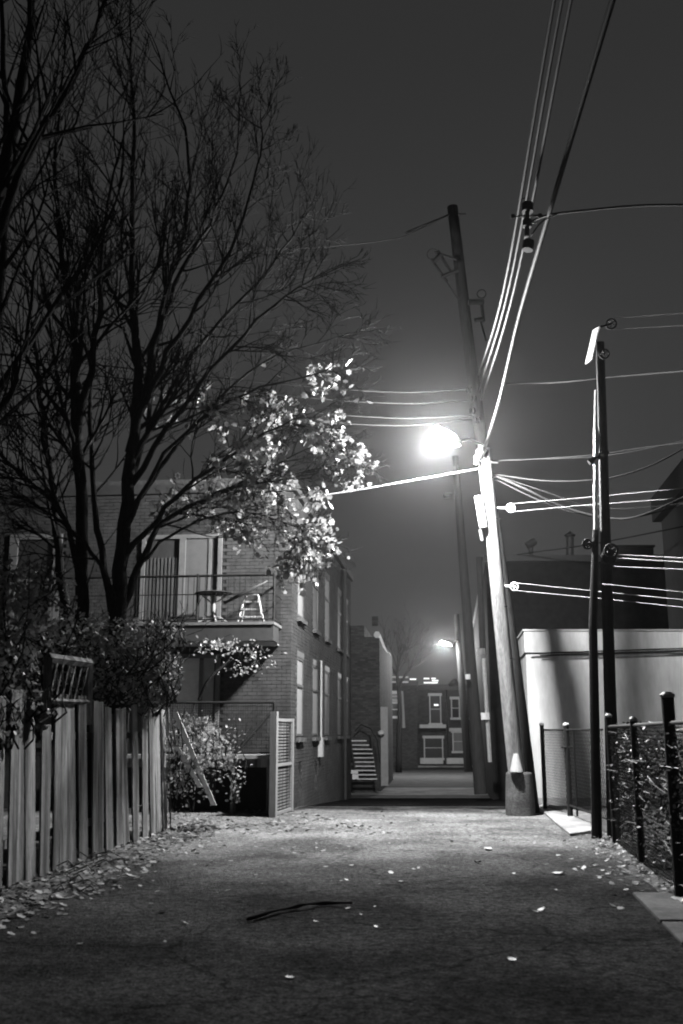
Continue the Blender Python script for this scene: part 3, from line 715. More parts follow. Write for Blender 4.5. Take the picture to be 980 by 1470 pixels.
# black building
bx0 = P(700, 900, 33).x; bz = P(800, 806, 33).z
blk = empty('black_building', (bx0, 33, gz(33)), 'black tarred building rising behind the white garage', 'building')
wbox('wall', 'tar', (bx0, 33, -1.2), Vector((20, 0, 0)), gd_ * 22, Z * (bz + 1.2), blk)
wbox('parapet', 'dark', (bx0 - .06, 32.93, bz + .003), Vector((20.1, 0, 0)), gd_ * 22.1, Z * (P(800, 797, 33).z - bz), blk)
vx = P(818, 797, 34)
vt = empty('roof_vent', vx, 'mushroom-capped vent pipe on the black roof', 'vent')
bar('vent_pipe', 'dark', vx, P(818, 772, 34), .13, 10, parent=vt)
m = MB(); m.lathe(P(818, 774, 34), [(.06, 0), (.08, .05), (.2, .12), (.19, .15), (.02, .28)], 14); m.build('vent_cap', M['dark'], vt)
vx = P(762, 797, 34)
vt = empty('roof_turbine', vx, 'small tilted vent cowl on the black roof left edge', 'vent')
bar('vent_pipe', 'dark', vx, P(762, 784, 34), .08, 8, parent=vt)
bar('cowl', 'dark', P(756, 784, 34), P(768, 777, 34), .13, 8, parent=vt)
bar('cowl_vane', 'dark', P(758, 784, 34), P(769, 776, 34), .07, 5, parent=vt)
p0 = P(884, 797, 35); wbox('rooftop_box', 'dark', p0, Vector((1.35, 0, 0)), Vector((0, 2, 0)), Z * .28, None, label='long low box on the black roof behind the clothesline pole', cat='box')
wbox('rooftop_lid', 'dark', p0 + Vector((-.1, -.05, .283)), Vector((1.5, 0, 0)), Vector((0, 2.1, 0)), Z * .08, bpy.data.objects['rooftop_box'])

# right tall house
e0 = P(950, 760, 30)
rh = empty('grey_house', (e0.x, 30, gz(30)), 'grey house with overhanging dark cornice at the right edge', 'house')
dn = Vector((-.12, -.993, 0)); zt = P(940, 735, 30).z
wbox('wall', 'siding', (e0.x, 30, -1), Vector((10, 0, 0)), dn * 12, Z * (zt + 1), rh)
wbox('cornice', 'dark', (e0.x - .25, 30.1, zt - .3), Vector((10, 0, 0)), dn * 12.2, Z * .75, rh)

# ------------------------------------------------------------------ far buildings
def quadface(o, ax, az, n_, fr, d=.05):  # fr: (x0,x1,z0,z1) metres
    x0, x1, z0, z1 = fr
    return (o + ax * x0 + Z * z0 - n_ * 0, ax * (x1 - x0), n_ * d, Z * (z1 - z0))
# second brick building, with stair in its yard
Y2 = 40.0; c2 = P(545, 1000, Y2).x; z2 = P(520, 898, Y2).z
h2 = empty('brick_building', (c2, Y2, gz(Y2)), 'second brick building beyond the house with pale curved cornice', 'building')
wbox('wall', 'farbrick', (c2, Y2, -1.2), Vector((-14, 0, 0)), Vector((1.05, 11, 0)), Z * (z2 + 1.2 - .45), h2)
wbox('parapet', 'farbrick', (c2 - .6, Y2 - .003, z2 - .447), Vector((-13.4, 0, 0)), Vector((1.0, 10.9, 0)), Z * .447, h2)
wbox('chimney', 'farbrick', P(534, 897, 41), Vector((.25, 0, 0)), Vector((0, .4, 0)), Z * .35, h2)
m = MB()   # curved cornice running along the roof edge
cps = [P(541, 911, Y2 - .1), P(546, 925, 42.5), P(551, 936, 46), P(557, 941, 51)]
m.tube(cps, [.14, .16, .15, .16], 6); m.build('cornice', M['white'], h2)
m = MB(); m.obox(P(547, 1128, Y2 - .05), Vector((.28, 0, 0)), Vector((0, .1, 0)), Z * 3.0); m.build('corner_trim', M['grey_paint'], h2)
s_ = P(547, 1052, Y2 - .35); m = MB(); m.lathe(s_ - Z * .1, [(.03, 0), (.12, .05), (.12, .14), (.03, .2)], 10); m.build('wall_lantern', M['white'], h2)
# stair
st = empty('yard_stair', P(525, 1118, 38.4), 'steep outdoor stair with pale treads between the brick buildings', 'stair')
for k in range(10):
    y_ = 1119 - k * 6.1; x0 = 512 - k * .9; x1 = 541 - k * 1.0 - (k > 7) * (k - 7) * 3; Yk = 38.2 + .12 * k
    p = P(x0, y_, Yk); w_ = P(x1, y_, Yk).x - p.x
    m = MB(); m.obox(p, Vector((w_, 0, 0)), Vector((0, .2, 0)), Z * .035); m.build('tread', M['white'], st)
for x_, dx in ((511, -9), (542, -10)):
    p0, p1 = P(x_, 1122, 38.2), P(x_ + dx, 1062, 39.4)
    m = MB(); m.obox(p0 + Vector((-.02, 0, 0)), p1 - p0, Vector((.05, 0, 0)), Z * .2); m.build('stringer', M['dark'], st)
rl = [P(509, 1050, 39.2), P(518, 1040, 39.2), P(532, 1046, 39), P(541, 1062, 38.8), P(545, 1095, 38.3)]
m = MB(); m.tube(rl, .025, 6); m.build('handrail', M['black'], st)
# light object at the stair foot and shrubs
m = MB(); p = P(506, 1118, 37.8); m.box((p.x + .05, p.y, p.z + .25), (.3, .3, .12)); m.box((p.x + .1, p.y, p.z + .08), (.22, .22, .18)); m.build('bucket', M['white'], None, label='small pale bucket at the foot of the yard stair', cat='bucket')
# low wall between (pale) and hedge in front of far houses
YF = 76.5
def far_house(name, x0, x1, ytop, wallm, label, wins, Y=YF, extra=None, roofm='dark'):
    a = P(x0, ytop, Y); b_ = P(x1, ytop, Y); base = gz(Y)
    h = empty(name, (a.x, Y, base), label, 'house')
    wbox('wall', wallm, (a.x, Y, base - .2), Vector((b_.x - a.x, 0, 0)), Vector((0, 10, 0)), Z * (a.z - base + .2), h)
    wbox('cornice', roofm, (a.x - .1, Y - .3, a.z + .003), Vector((b_.x - a.x + .2, 0, 0)), Vector((0, 10.3, 0)), Z * .35, h)
    for (wx0, wx1, wy0, wy1, m) in wins:
        p = P(wx0, wy1, Y); q = P(wx1, wy0, Y)
        w_ = wbox('window', m, Vector((p.x, Y - .03, p.z)), Vector((q.x - p.x, 0, 0)), Vector((0, .06, 0)), Z * (q.z - p.z), h)
        f = MB(); W, H = q.x - p.x, q.z - p.z; o = Vector((p.x, Y - .08, p.z))
        for (fx, fz, fw, fh) in ((-.08, 0, .08, H), (W, 0, .08, H), (-.16, H, W + .32, .2), (-.16, -.16, W + .32, .16), (0, H * .5, W, .05)):
            f.obox(o + Vector((fx, 0, fz)), Vector((fw, 0, 0)), Vector((0, .07, 0)), Z * fh)
        f = f.build('window_frame', M['white'], None); f.parent = w_
    return h
hA = far_house('far_house', 520, 598, 985, 'farbrick', 'far brick house with pale cornice left of the alley end', [(559, 571, 996, 1004, 'curtain'), (559, 571, 1010, 1028, 'glass')], Y=70)
for yy_ in (973, 980): 
    p = P(562, yy_, 69.5); m = MB(); m.obox(p, Vector((1.15, 0, 0)), Vector((0, .3, 0)), Z * .1); m.build('cornice_band', M['white'], hA)
bar('downpipe', 'grey_paint', P(576, 992, 69.9), P(579, 1045, 69.9), .14, parent=hA)
hB = far_house('far_house', 598, 640, 990, 'darkbrick', 'dark far house with a small lit porch bulb under its roof', [(618, 631, 999, 1038, 'siding'), (610, 634, 1060, 1088, 'dark')])
p = P(602, 1045, 75); m = MB(); m.obox(p, Vector((1.95, 0, 0)), Vector((0, 1.4, 0)), Z * .25); m.build('balcony_slab', M['white'], hB)
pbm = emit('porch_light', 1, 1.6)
bar('porch_bulb', 'white', P(623, 1012, 76.2), P(629, 1012, 76.2), .07, parent=hB).data.materials[0] = pbm
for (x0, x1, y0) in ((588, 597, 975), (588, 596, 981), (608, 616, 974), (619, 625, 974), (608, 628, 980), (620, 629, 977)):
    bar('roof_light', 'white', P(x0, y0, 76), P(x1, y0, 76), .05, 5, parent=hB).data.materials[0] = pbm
hC = far_house('far_house', 641, 700, 990, 'farbrick', 'far brick house with white window trim behind the leaning pole', [(649, 658, 1004, 1030, 'glass'), (651, 665, 1052, 1078, 'curtain'), (676, 686, 1004, 1030, 'glass')])
p = P(645, 1050, 76.3); m = MB(); m.obox(p, Vector((1.3, 0, 0)), Vector((0, .2, 0)), Z * .25); m.build('lintel', M['white'], hC)
m = MB(); m.lathe(P(652, 985, 76.4), [(.5, 0), (.45, .2), (.2, .45), (.03, .55)], 10); m.build('roof_finial', M['darkbrick'], hC)
far_house('far_house', 700, 800, 985, 'darkbrick', 'far dark house mostly hidden behind the leaning pole', [])
far_house('far_house', 420, 519, 990, 'darkbrick', 'far dark house hidden behind the second brick building', [], Y=72)
# low pale front walls
for (x0, x1, lab) in ((603, 636, 'low pale front wall below the dark far house'), (641, 672, 'low pale front wall below the far house with white trim')):
    p = P(x0, 1097, 75.8); q = P(x1, 1088, 75.8); m = MB(); m.obox(p, Vector((q.x - p.x, 0, 0)), Vector((0, .3, 0)), Z * (q.z - p.z)); m.build('garden_wall', M['white'], None, bevel=.05, label=lab, cat='wall', group='garden walls before the far houses')

# ------------------------------------------------------------------ branches and leaves
def tube3(mb, pts, rs, n): mb.tube(pts, rs, n, cap=False)
def rot_dir(d, ang, rnd):
    ax = d.orthogonal().normalized(); ax = Matrix.Rotation(rnd.uniform(0, 2 * math.pi), 3, d) @ ax
    return (Matrix.Rotation(ang, 3, ax) @ d).normalized()
def smooth(pts, n=4):
    q = [pts[0] * 2 - pts[1]] + pts + [pts[-1] * 2 - pts[-2]]; o = []
    for i in range(1, len(q) - 2):
        for k in range(n):
            t_ = k / n; a, b_, c_, d_ = q[i - 1], q[i], q[i + 1], q[i + 2]
            o.append(.5 * ((2 * b_) + (c_ - a) * t_ + (2 * a - 5 * b_ + 4 * c_ - d_) * t_ ** 2 + (3 * b_ - a - 3 * c_ + d_) * t_ ** 3))
    o.append(pts[-1]); return o
LEAF = [(0, 0), (.18, .12), (.5, .2), (.38, .42), (.42, .72), (.2, .72), (0, 1.0), (-.2, .72), (-.42, .72), (-.38, .42), (-.5, .2), (-.18, .12)]
def add_leaf(mb, p, s, rnd, hang=.5, simple=False):
    d = Vector((rnd.gauss(0, 1), rnd.gauss(0, 1), rnd.gauss(0, .7) - hang)).normalized()
    a = rot_dir(d, math.pi / 2, rnd); 
    n_ = len(mb.v); shp = LEAF if not simple else ((0, 0), (.3, .35), (.22, .8), (0, 1), (-.22, .8), (-.3, .35))
    c = d.cross(a) * rnd.uniform(-.2, .3)
    for (x, y) in shp: mb.v.append(tuple(p + (a * x + d * y + c * (abs(x) + y * y * .4)) * s))
    mb.f.append(tuple(range(n_, n_ + len(shp))))
def make_tree(name, label, limbs, seed, leafy=None, base=None, trop=(0, 0, .25), dens=1.0, leaf_n=300, spread=1.0):
    rnd = random.Random(seed)
    t = empty(name, base, label, 'tree')
    crown = MB(); tips = []
    def branch(p, d, L, r, lev, droop):
        seg = 5 if lev < 3 else 3; pts = [p.copy()]; q = p.copy(); dd = d.copy()
        for k in range(seg):
            dd = (dd + Vector((rnd.gauss(0, .10), rnd.gauss(0, .10), rnd.gauss(0, .08))) + Vector(trop) * (.28 if not droop else .02)).normalized()
            q = q + dd * L / seg; pts.append(q.copy())
        rs = [r * (1 - .72 * k / seg) for k in range(seg + 1)]
        tube3(crown, pts, rs, 5 if lev < 2 else 3)
        if lev >= 2: tips.append((pts, lev))
        if lev < 4:
            nch = {1: 5, 2: 3, 3: 2}[lev]; nch = max(1, int(round(nch * dens * rnd.uniform(.7, 1.25))))
            for j in range(nch):
                u = rnd.uniform(.2, 1) ** .8; i = min(seg - 1, int(u * seg)); bp_ = pts[i].lerp(pts[i + 1], u * seg - i)
                nd = rot_dir((pts[i + 1] - pts[i]).normalized(), R(rnd.uniform(20, 45)), rnd)
                branch(bp_, nd, L * rnd.uniform(.42, .68), max(.006, r * .55), lev + 1, droop)
    for li, lb in enumerate(limbs):
        pts = [P(x, y, Y) if not isinstance(x, Vector) else x for (x, y, Y) in lb['p']]
        pts = smooth(pts, 5); n_ = len(pts)
        pts = [p + Vector((rnd.gauss(0, .02), rnd.gauss(0, .03), 0)) * (0 if i == 0 else 1) for i, p in enumerate(pts)]
        r0, r1 = lb['r']; rs = [r0 + (r1 - r0) * (i / (n_ - 1)) ** .8 for i in range(n_)]
        m = MB(); m.tube(pts, rs, 12 if r0 > .06 else 7); m.build('trunk' if lb.get('trunk') else 'limb', M['bark'], t, smooth=True)
        nb = lb.get('n', 14); L = lb.get('L', 2.2); s0 = lb.get('s', .25)
        for j in range(int(nb * dens)):
            u = s0 + (1 - s0) * (j + rnd.random()) / (nb * dens); i = min(n_ - 2, int(u * (n_ - 1)))
            p = pts[i].lerp(pts[i + 1], rnd.random()); d = (pts[i + 1] - pts[i]).normalized()
            nd = rot_dir(d, R(rnd.uniform(25, 55)) * spread, rnd)
            branch(p, nd, L * rnd.uniform(.6, 1.1) * (1.15 - .6 * u), max(.012, rs[i] * .5), 1, lb.get('droop', False))
        branch(pts[-1], (pts[-1] - pts[-2]).normalized(), L * .5, r1, 2, lb.get('droop', False))
    crown.build('crown', M['bark'], t, kind='stuff')
    if leafy:
        cand = []
        for pts, lev in tips:
            for k in range(1, len(pts)):
                pr = leafy(pts[k])
                if pr > 0: cand.append((rnd.random() ** (1 / pr), pts[k - 1].lerp(pts[k], rnd.random()), lev))
        cand.sort(key=lambda c: -c[0]); kept = []; grid = {}
        for c in cand:
            key = tuple(int(q // .26) for q in c[1])
            if grid.get(key, 0) >= 4: continue
            grid[key] = grid.get(key, 0) + 1; kept.append(c[1:])
            if len(kept) >= 1000: break
        cand = kept; rnd.shuffle(cand); fol = MB()
        one = []
        for v_ in range(4):
            q = MB(); add_leaf(q, Vector((0, 0, 0)), 1, random.Random(50 + v_), 1.2); one.append(q.mesh('leaf', M['leaf']))
        for k, (p, lev) in enumerate(cand):
            for _ in range(rnd.choice((1, 2, 2, 3))):
                s = rnd.uniform(.065, .14); pp_ = p + Vector((rnd.gauss(0, .05), rnd.gauss(0, .05), rnd.gauss(0, .04) - .03))
                if k < leaf_n // 2 and len(t.children) < 330:
                    inst('leaf', rnd.choice(one), t, Matrix.Translation(pp_) @ Euler((rnd.uniform(-.5, .5), rnd.uniform(-.5, .5), rnd.uniform(0, 6.28))).to_matrix().to_4x4() @ Matrix.Scale(s * 1.05, 4))
                else: add_leaf(fol, pp_, s, rnd, .6)
        fol.build('foliage', M['leaf'], t, kind='stuff')
        print('leaves', len(cand))
    return t
Y0 = 15.2
CL = [(465, 545, 25, .45), (405, 585, 30, .5), (470, 620, 34, .6), (500, 668, 30, 1.2), (450, 725, 25, .9), (445, 775, 35, 1.2), (425, 828, 22, 1.3), (340, 770, 35, .9),
      (300, 680, 50, .9), (360, 650, 45, .75), (400, 700, 30, .35), (280, 740, 35, .8), (240, 700, 50, .8), (215, 660, 50, .3), (270, 600, 50, .3), (215, 750, 35, .4), (180, 700, 40, .2), (330, 600, 40, .18), (250, 640, 50, .12), (200, 760, 40, .12), (380, 805, 20, .8)]
def leaf_region(p):
    x, y = proj(p); f = .006 if y > 520 and x > 150 else 0
    for (a, b_, rr_, w_) in CL:
        q = math.hypot(x - a, y - b_) / rr_
        if q < 1.3: f = max(f, w_ * max(0, 1.3 - q) / 1.3)
    return f * (1.0 if noise.noise(p * 3.1) > -.05 else .15)
T1 = [
    dict(p=[(118, 1240, 15.3), (118, 1000, 15.3), (118, 870, 15.2), (112, 600, 15.0), (100, 450, 14.9), (78, 260, 14.8), (88, 110, 14.7)], r=(.17, .02), trunk=True, n=26, L=2.6, s=.42),
    dict(p=[(160, 1230, 15.3), (163, 1010, 15.3), (168, 880, 15.3), (180, 720, 15.3), (197, 560, 15.3), (190, 400, 15.2), (192, 200, 15.1), (186, 60, 15.0)], r=(.19, .018), trunk=True, n=26, L=2.2, s=.45),
    dict(p=[(186, 650, 15.3), (215, 530, 15.2), (245, 400, 15.1), (266, 330, 15.0), (268, 210, 14.8), (225, 75, 14.6)], r=(.085, .012), n=20, L=1.6),
    dict(p=[(215, 530, 15.2), (242, 430, 15.4), (300, 320, 15.6), (338, 220, 15.8), (345, 110, 16)], r=(.06, .008), n=18, L=1.4, s=.3),
    dict(p=[(195, 600, 15.3), (255, 480, 14.8), (330, 360, 14.4), (370, 240, 14.2), (375, 165, 14.1)], r=(.06, .008), n=18, L=1.4, s=.3),
    dict(p=[(190, 660, 15.3), (275, 510, 15.6), (390, 380, 15.9), (445, 300, 16.1)], r=(.055, .008), n=20, L=1.5, s=.3),
    dict(p=[(185, 700, 15.3), (280, 560, 15.0), (390, 440, 14.7), (470, 390, 14.5)], r=(.055, .008), n=18, L=1.2, s=.3, droop=True),
    dict(p=[(182, 740, 15.3), (270, 620, 15.6), (380, 520, 15.9), (505, 478, 16.2)], r=(.05, .006), n=16, L=1.1, s=.3, droop=True),
    dict(p=[(180, 760, 15.2), (240, 650, 15.3), (330, 575, 15.5), (440, 540, 15.8), (505, 530, 16.0)], r=(.045, .005), n=16, L=1.0, s=.3, droop=True),
    dict(p=[(178, 800, 15.3), (250, 715, 15.5), (330, 655, 15.8), (410, 607, 16.1), (470, 596, 16.4)], r=(.055, .006), n=20, L=1.15, s=.25, droop=True),
    dict(p=[(410, 607, 16.1), (450, 615, 16.3), (480, 640, 16.4), (500, 650, 16.5)], r=(.014, .004), n=10, L=.8, s=.1, droop=True),
    dict(p=[(172, 885, 15.3), (205, 800, 15.5), (240, 745, 15.8), (330, 700, 16.2), (400, 665, 16.6), (470, 630, 16.8)], r=(.07, .006), n=22, L=1.2, s=.3, droop=True),
    dict(p=[(200, 810, 15.4), (260, 760, 15.9), (340, 735, 16.4), (420, 755, 16.8), (462, 778, 17.0)], r=(.03, .005), n=20, L=1.0, s=.25, droop=True),
    dict(p=[(330, 700, 16.2), (400, 690, 16.4), (460, 672, 16.6), (512, 664, 16.7)], r=(.022, .004), n=20, L=.8, s=.2, droop=True),
    dict(p=[(330, 655, 15.8), (390, 700, 16.5), (425, 760, 16.9), (432, 815, 17.0)], r=(.02, .004), n=18, L=.7, s=.2, droop=True),
    dict(p=[(95, 1000, 15.5), (92, 880, 15.5), (82, 760, 15.7), (62, 600, 15.9), (45, 450, 16), (30, 280, 16)], r=(.11, .015), trunk=True, n=26, L=2.3, s=.35),
    dict(p=[(112, 610, 15.0), (138, 480, 14.7), (150, 330, 14.5), (195, 120, 14.3)], r=(.075, .01), n=22, L=1.9, s=.25),
    dict(p=[(118, 850, 15.2), (90, 740, 14.8), (40, 690, 14.4), (-20, 640, 14)], r=(.06, .01), n=16, L=1.6, s=.2, droop=True),
    dict(p=[(165, 900, 15.3), (140, 760, 15.5), (130, 600, 15.7), (135, 420, 15.9), (120, 200, 16.1)], r=(.07, .01), n=22, L=1.8, s=.3),
    dict(p=[(165, 860, 15.2), (120, 780, 14.9), (60, 730, 14.6), (0, 700, 14.3)], r=(.045, .008), n=12, L=1.3, s=.2, droop=True),
]
tb = P(165, 1240, 15.3)
make_tree('maple_tree', 'many-stemmed half-bare tree with bright leaves overhanging the alley', T1, 11, leaf_region, Vector((tb.x, tb.y, 0)), dens=1.0)
Tb = [
    dict(p=[(-70, 1330, 11.5), (-60, 900, 11.5), (-35, 600, 11.6), (-10, 350, 11.7), (30, 120, 11.8), (60, -80, 11.9)], r=(.2, .04), trunk=True, n=30, L=2.8, s=.35),
    dict(p=[(-35, 600, 11.6), (-5, 450, 12), (10, 250, 12.2), (5, 0, 12.4)], r=(.1, .03), n=22, L=2.2, s=.2),
    dict(p=[(-10, 350, 11.7), (40, 220, 11.5), (110, 100, 11.3), (170, -40, 11.1)], r=(.07, .02), n=20, L=1.7, s=.2),
    dict(p=[(-60, 800, 11.5), (-20, 640, 11.1), (30, 520, 10.8), (50, 380, 10.6)], r=(.07, .015), n=20, L=1.6, s=.2),
]
make_tree('bare_tree', 'big bare tree leaning in from the left edge of view', Tb, 23, None, P(-70, 1330, 11.5) * 1, dens=.55)
# faint bare tree far down the alley
Tc = [dict(p=[(572, 1110, 62), (573, 1000, 62), (570, 960, 62), (585, 915, 62)], r=(.2, .03), trunk=True, n=16, L=3.0, s=.55),
      dict(p=[(572, 985, 62), (590, 955, 62), (606, 930, 62)], r=(.1, .02), n=10, L=2.2, s=.3)]
make_tree('bare_tree', 'small faint bare tree above the far houses', Tc, 5, None, P(572, 1110, 62), dens=.9)

# ------------------------------------------------------------------ board fence
FA = Vector((-3.72, 8.4, 0)); FB = Vector((-2.93, 16.9, 0))
fdir = (FB - FA).normalized(); fn = Vector((fdir.y, -fdir.x, 0))      # towards the alley
fence = empty('board_fence', FA, 'weathered vertical board fence along the left of the alley', 'fence')
rf = random.Random(12); s = 0; L = (FB - FA).length
def s_of(px):
    lo, hi = -3.0, L + 2
    for _ in range(40):
        md = (lo + hi) / 2
        if proj(FA + fdir * md)[0] < px: lo = md
        else: hi = md
    return lo
pxs = [5.6, 20.6, 35.5, 54, 71, 82, 97, 114, 131, 150, 165, 176, 189, 202, 213, 223, 232, 241]
ss = [s_of(x) for x in pxs]; near = ss[0]
while near > 0: near -= .40; ss.insert(0, near)
boards = []
for a, b_ in zip(ss, ss[1:] + [L + .45]):
    p_ = b_ - a; fill = p_ * rf.uniform(.70, .88); x0 = a - p_ * .33
    k = max(1, round(fill / .22)); q_ = x0
    for _ in range(k): boards.append((q_, fill / k - .022)); q_ += fill / k
for s, wd in boards:
    h = 1.98 + rf.uniform(-.07, .06); z0 = rf.uniform(.02, .1)
    lean = rf.gauss(-.025, .02); fwd = rf.gauss(-.10, .012)
    o = FA + fdir * s + fn * (.02 + rf.uniform(0, .045)) + Z * z0
    m = MB(); n0 = len(m.v); th = .022; ns = 5
    for k in range(ns + 1):
        u = k / ns; off = fdir * (lean * u * h + .008 * math.sin(u * 5 + s * 7)) + fn * (fwd * u)
        ww = wd * (1 - .04 * math.sin(u * 3 + s)); 
        for (a, c_) in ((0, 0), (ww, 0), (ww, th), (0, th)):
            zz = h * u + (rf.uniform(-.02, .02) if k == ns else 0)
            m.v.append(tuple(o + off + fdir * a + fn * c_ + Z * zz))
    for k in range(ns):
        for j in range(4):
            a = n0 + k * 4 + j; b_ = n0 + k * 4 + (j + 1) % 4; m.f.append((a, b_, b_ + 4, a + 4))
    m.f.append((n0 + 3, n0 + 2, n0 + 1, n0)); e_ = n0 + ns * 4; m.f.append((e_, e_ + 1, e_ + 2, e_ + 3))
    m.build('board', M['wood'], fence)
for zz in (.45, 1.55):
    m = MB(); m.obox(FA + Z * zz - fn * (.05 + .05 * zz), fdir * L, fn * .045, Z * .09); m.build('fence_rail', M['wood'], fence)
for k in range(5):
    m = MB(); m.obox(FA + fdir * (L * k / 4) - fn * .16, fdir * .1, fn * .1, Z * 1.9 - fn * .1); m.build('fence_post', M['wood'], fence)
m = MB(); m.obox(FA + fdir * .1 + fn * .06 - Z * .02, fdir * 2.0, fn * .04, Z * .16); m.build('gravel_board', M['wood'], fence)
# trellis panel above the fence
tr = empty('trellis_arch', P(100, 1000, 12.3), 'square wooden trellis frame rising above the fence boards', 'trellis')
Yt = 12.3
def tb_(x0, y0, x1, y1, r, nm='frame_bar', m='wood'):
    yt = lambda x: 11.55 + (x - 69) / 61 * 1.9
    p, q = P(x0, y0, yt(x0)), P(x1, y1, yt(x1)); mm = MB(); mm.tube([p, q], r, 4); mm.build(nm, M['wood'], tr)
tb_(69, 944, 130, 952, .055); tb_(69, 944, 67, 1040, .05); tb_(129, 950, 126, 1040, .05); tb_(68, 1006, 127, 1008, .03)
for k in range(6):
    tb_(70 + k * 9, 1006, 76 + k * 9 + 6, 952, .012, 'lath'); tb_(76 + k * 9, 1006, 70 + k * 9, 952, .012, 'lath')
# hanging ivy, hedge on and behind the fence
def hedge(name, label, blobs, n_, size, seed, cat='hedge', m='ivy', stems=0, loose=False):
    rnd = random.Random(seed); t = empty(name, blobs[0][0] * 1, label, cat); mb = MB(); tot = sum(b[1].x * b[1].y * b[1].z for b in blobs) 
    sh = MB()
    for c, r in blobs:
        k = int(n_ * (r.x * r.y * r.z) / tot)
        for _ in range(k):
            d = Vector((rnd.gauss(0, 1), rnd.gauss(0, 1), rnd.gauss(0, 1))).normalized() * rnd.random() ** .4
            if loose: d = Vector((rnd.gauss(0, .55), rnd.gauss(0, .55), rnd.gauss(0, .55)))
            if loose and noise.noise((c + Vector((d.x * r.x, d.y * r.y, d.z * r.z))) * 5) < -.05: continue
            lp = c + Vector((d.x * r.x, d.y * r.y, d.z * r.z)); lq = proj(lp)
            if 60 < lq[0] < 136 and 936 < lq[1] < 1012 and lp.y < 13.0 and rnd.random() < .93: continue
            add_leaf(mb, lp, size * rnd.uniform(.6, 1.4), rnd, .3, True)
        for _ in range(max(2, stems)):
            a = c + Vector((rnd.uniform(-1, 1) * r.x * .8, rnd.uniform(-.8, .8) * r.y, -r.z)); q = [a]
            for j in range(5): q.append(q[-1] + Vector((rnd.gauss(0, .25) * r.x, rnd.gauss(0, .25) * r.y, r.z * rnd.uniform(.3, .62))))
            sh.tube(q, [.014 - .002 * j for j in range(6)], 4, False)
    mb.build('foliage', M[m], t, kind='stuff'); sh.build('stems', M['bark'], t, kind='stuff'); return t
Vv = Vector
bl = []
for (x, y, Y, rx_, ry_, rz_) in ((20, 890, 12, .75, .9, .75), (45, 965, 13.5, .55, .6, .45), (25, 985, 11.3, .5, .6, .4), (90, 900, 13.9, .6, .7, .3), (40, 840, 12.5, .6, .8, .3), (10, 1040, 10.6, .22, .25, .25), (35, 1030, 11.6, .25, .25, .2), (-40, 900, 11, .8, 1, .9), (45, 1010, 11.6, .3, .5, .22)):
    bl.append((P(x, y, Y), Vv((rx_, ry_, rz_))))
hedge('ivy_hedge', 'dense ivy mass spilling over the near end of the board fence', bl, 3400, .065, 31, stems=14)
bl = []
for (x, y, Y, rx_, ry_, rz_) in ((150, 925, 14.6, .65, .7, .45), (200, 935, 15.6, .6, .7, .5), (235, 965, 16.4, .35, .5, .5), (150, 985, 14.4, .5, .5, .3), (205, 1000, 15.7, .35, .5, .3), (240, 905, 16.5, .35, .4, .2), (225, 985, 16.0, .3, .6, .32), (190, 975, 15.2, .35, .6, .25)):
    bl.append((P(x, y, Y), Vv((rx_, ry_, rz_))))
hedge('vine_bush', 'dark vine thicket over the far half of the board fence', bl, 3200, .065, 32, stems=14)
bl = []
for (x, y, Y, rx_, ry_, rz_) in ((300, 1060, 17.6, .4, .4, .28), (325, 1090, 17.8, .25, .3, .35), (280, 1100, 17.4, .35, .4, .4), (260, 1130, 17.3, .28, .3, .4), (338, 1130, 18.0, .14, .2, .25), (275, 1040, 17.4, .25, .3, .2), (255, 1070, 17.2, .15, .3, .4)):
    bl.append((P(x, y, Y), Vv((rx_, ry_, rz_))))
hedge('shrub', 'bright leafy shrub past the far end of the board fence', bl, 2600, .06, 33, 'shrub', 'leaf', stems=8, loose=True)
bl = [(P(x, y, Y), Vv((a, b_, c_))) for (x, y, Y, a, b_, c_) in ((330, 930, 19.3, .5, .4, .18), (370, 945, 19.2, .3, .3, .22), (345, 960, 19.4, .35, .3, .15), (300, 925, 19.2, .3, .3, .15))]
hedge('climber', 'bright leafy climber sprays hanging beneath the balcony', bl, 520, .065, 35, 'climber', 'leaf', stems=3, loose=True)
m = MB(); m.tube(smooth([P(248, 960, 18.9), P(300, 990, 18.9), P(285, 1005, 18.9), P(300, 975, 18.9), P(330, 948, 19.1)][2:], 4), [.03] * 9, 6)
m.build('garden_vine', M['bark'], None, label='curved bare vine stem before the ground-floor door', cat='vine')
# leaning white boards
for (x0, y0, x1, y1, lab) in ((247, 1022, 303, 1156, 'longer white plank leaning right of the fence end'), (249, 1072, 284, 1130, 'shorter white plank crossing below the longer one')):
    p, q = P(x0, y0, 16.95), P(x1, y1, 17.3); q.z = max(q.z, .03)
    m = MB(); dd = p - q; m.obox(q, dd, Vv((.085, 0, 0)), Vv((0, .03, 0))); m.build('leaning_plank', M['white'], None, label=lab, cat='plank', group='white planks leaning in the shrub')

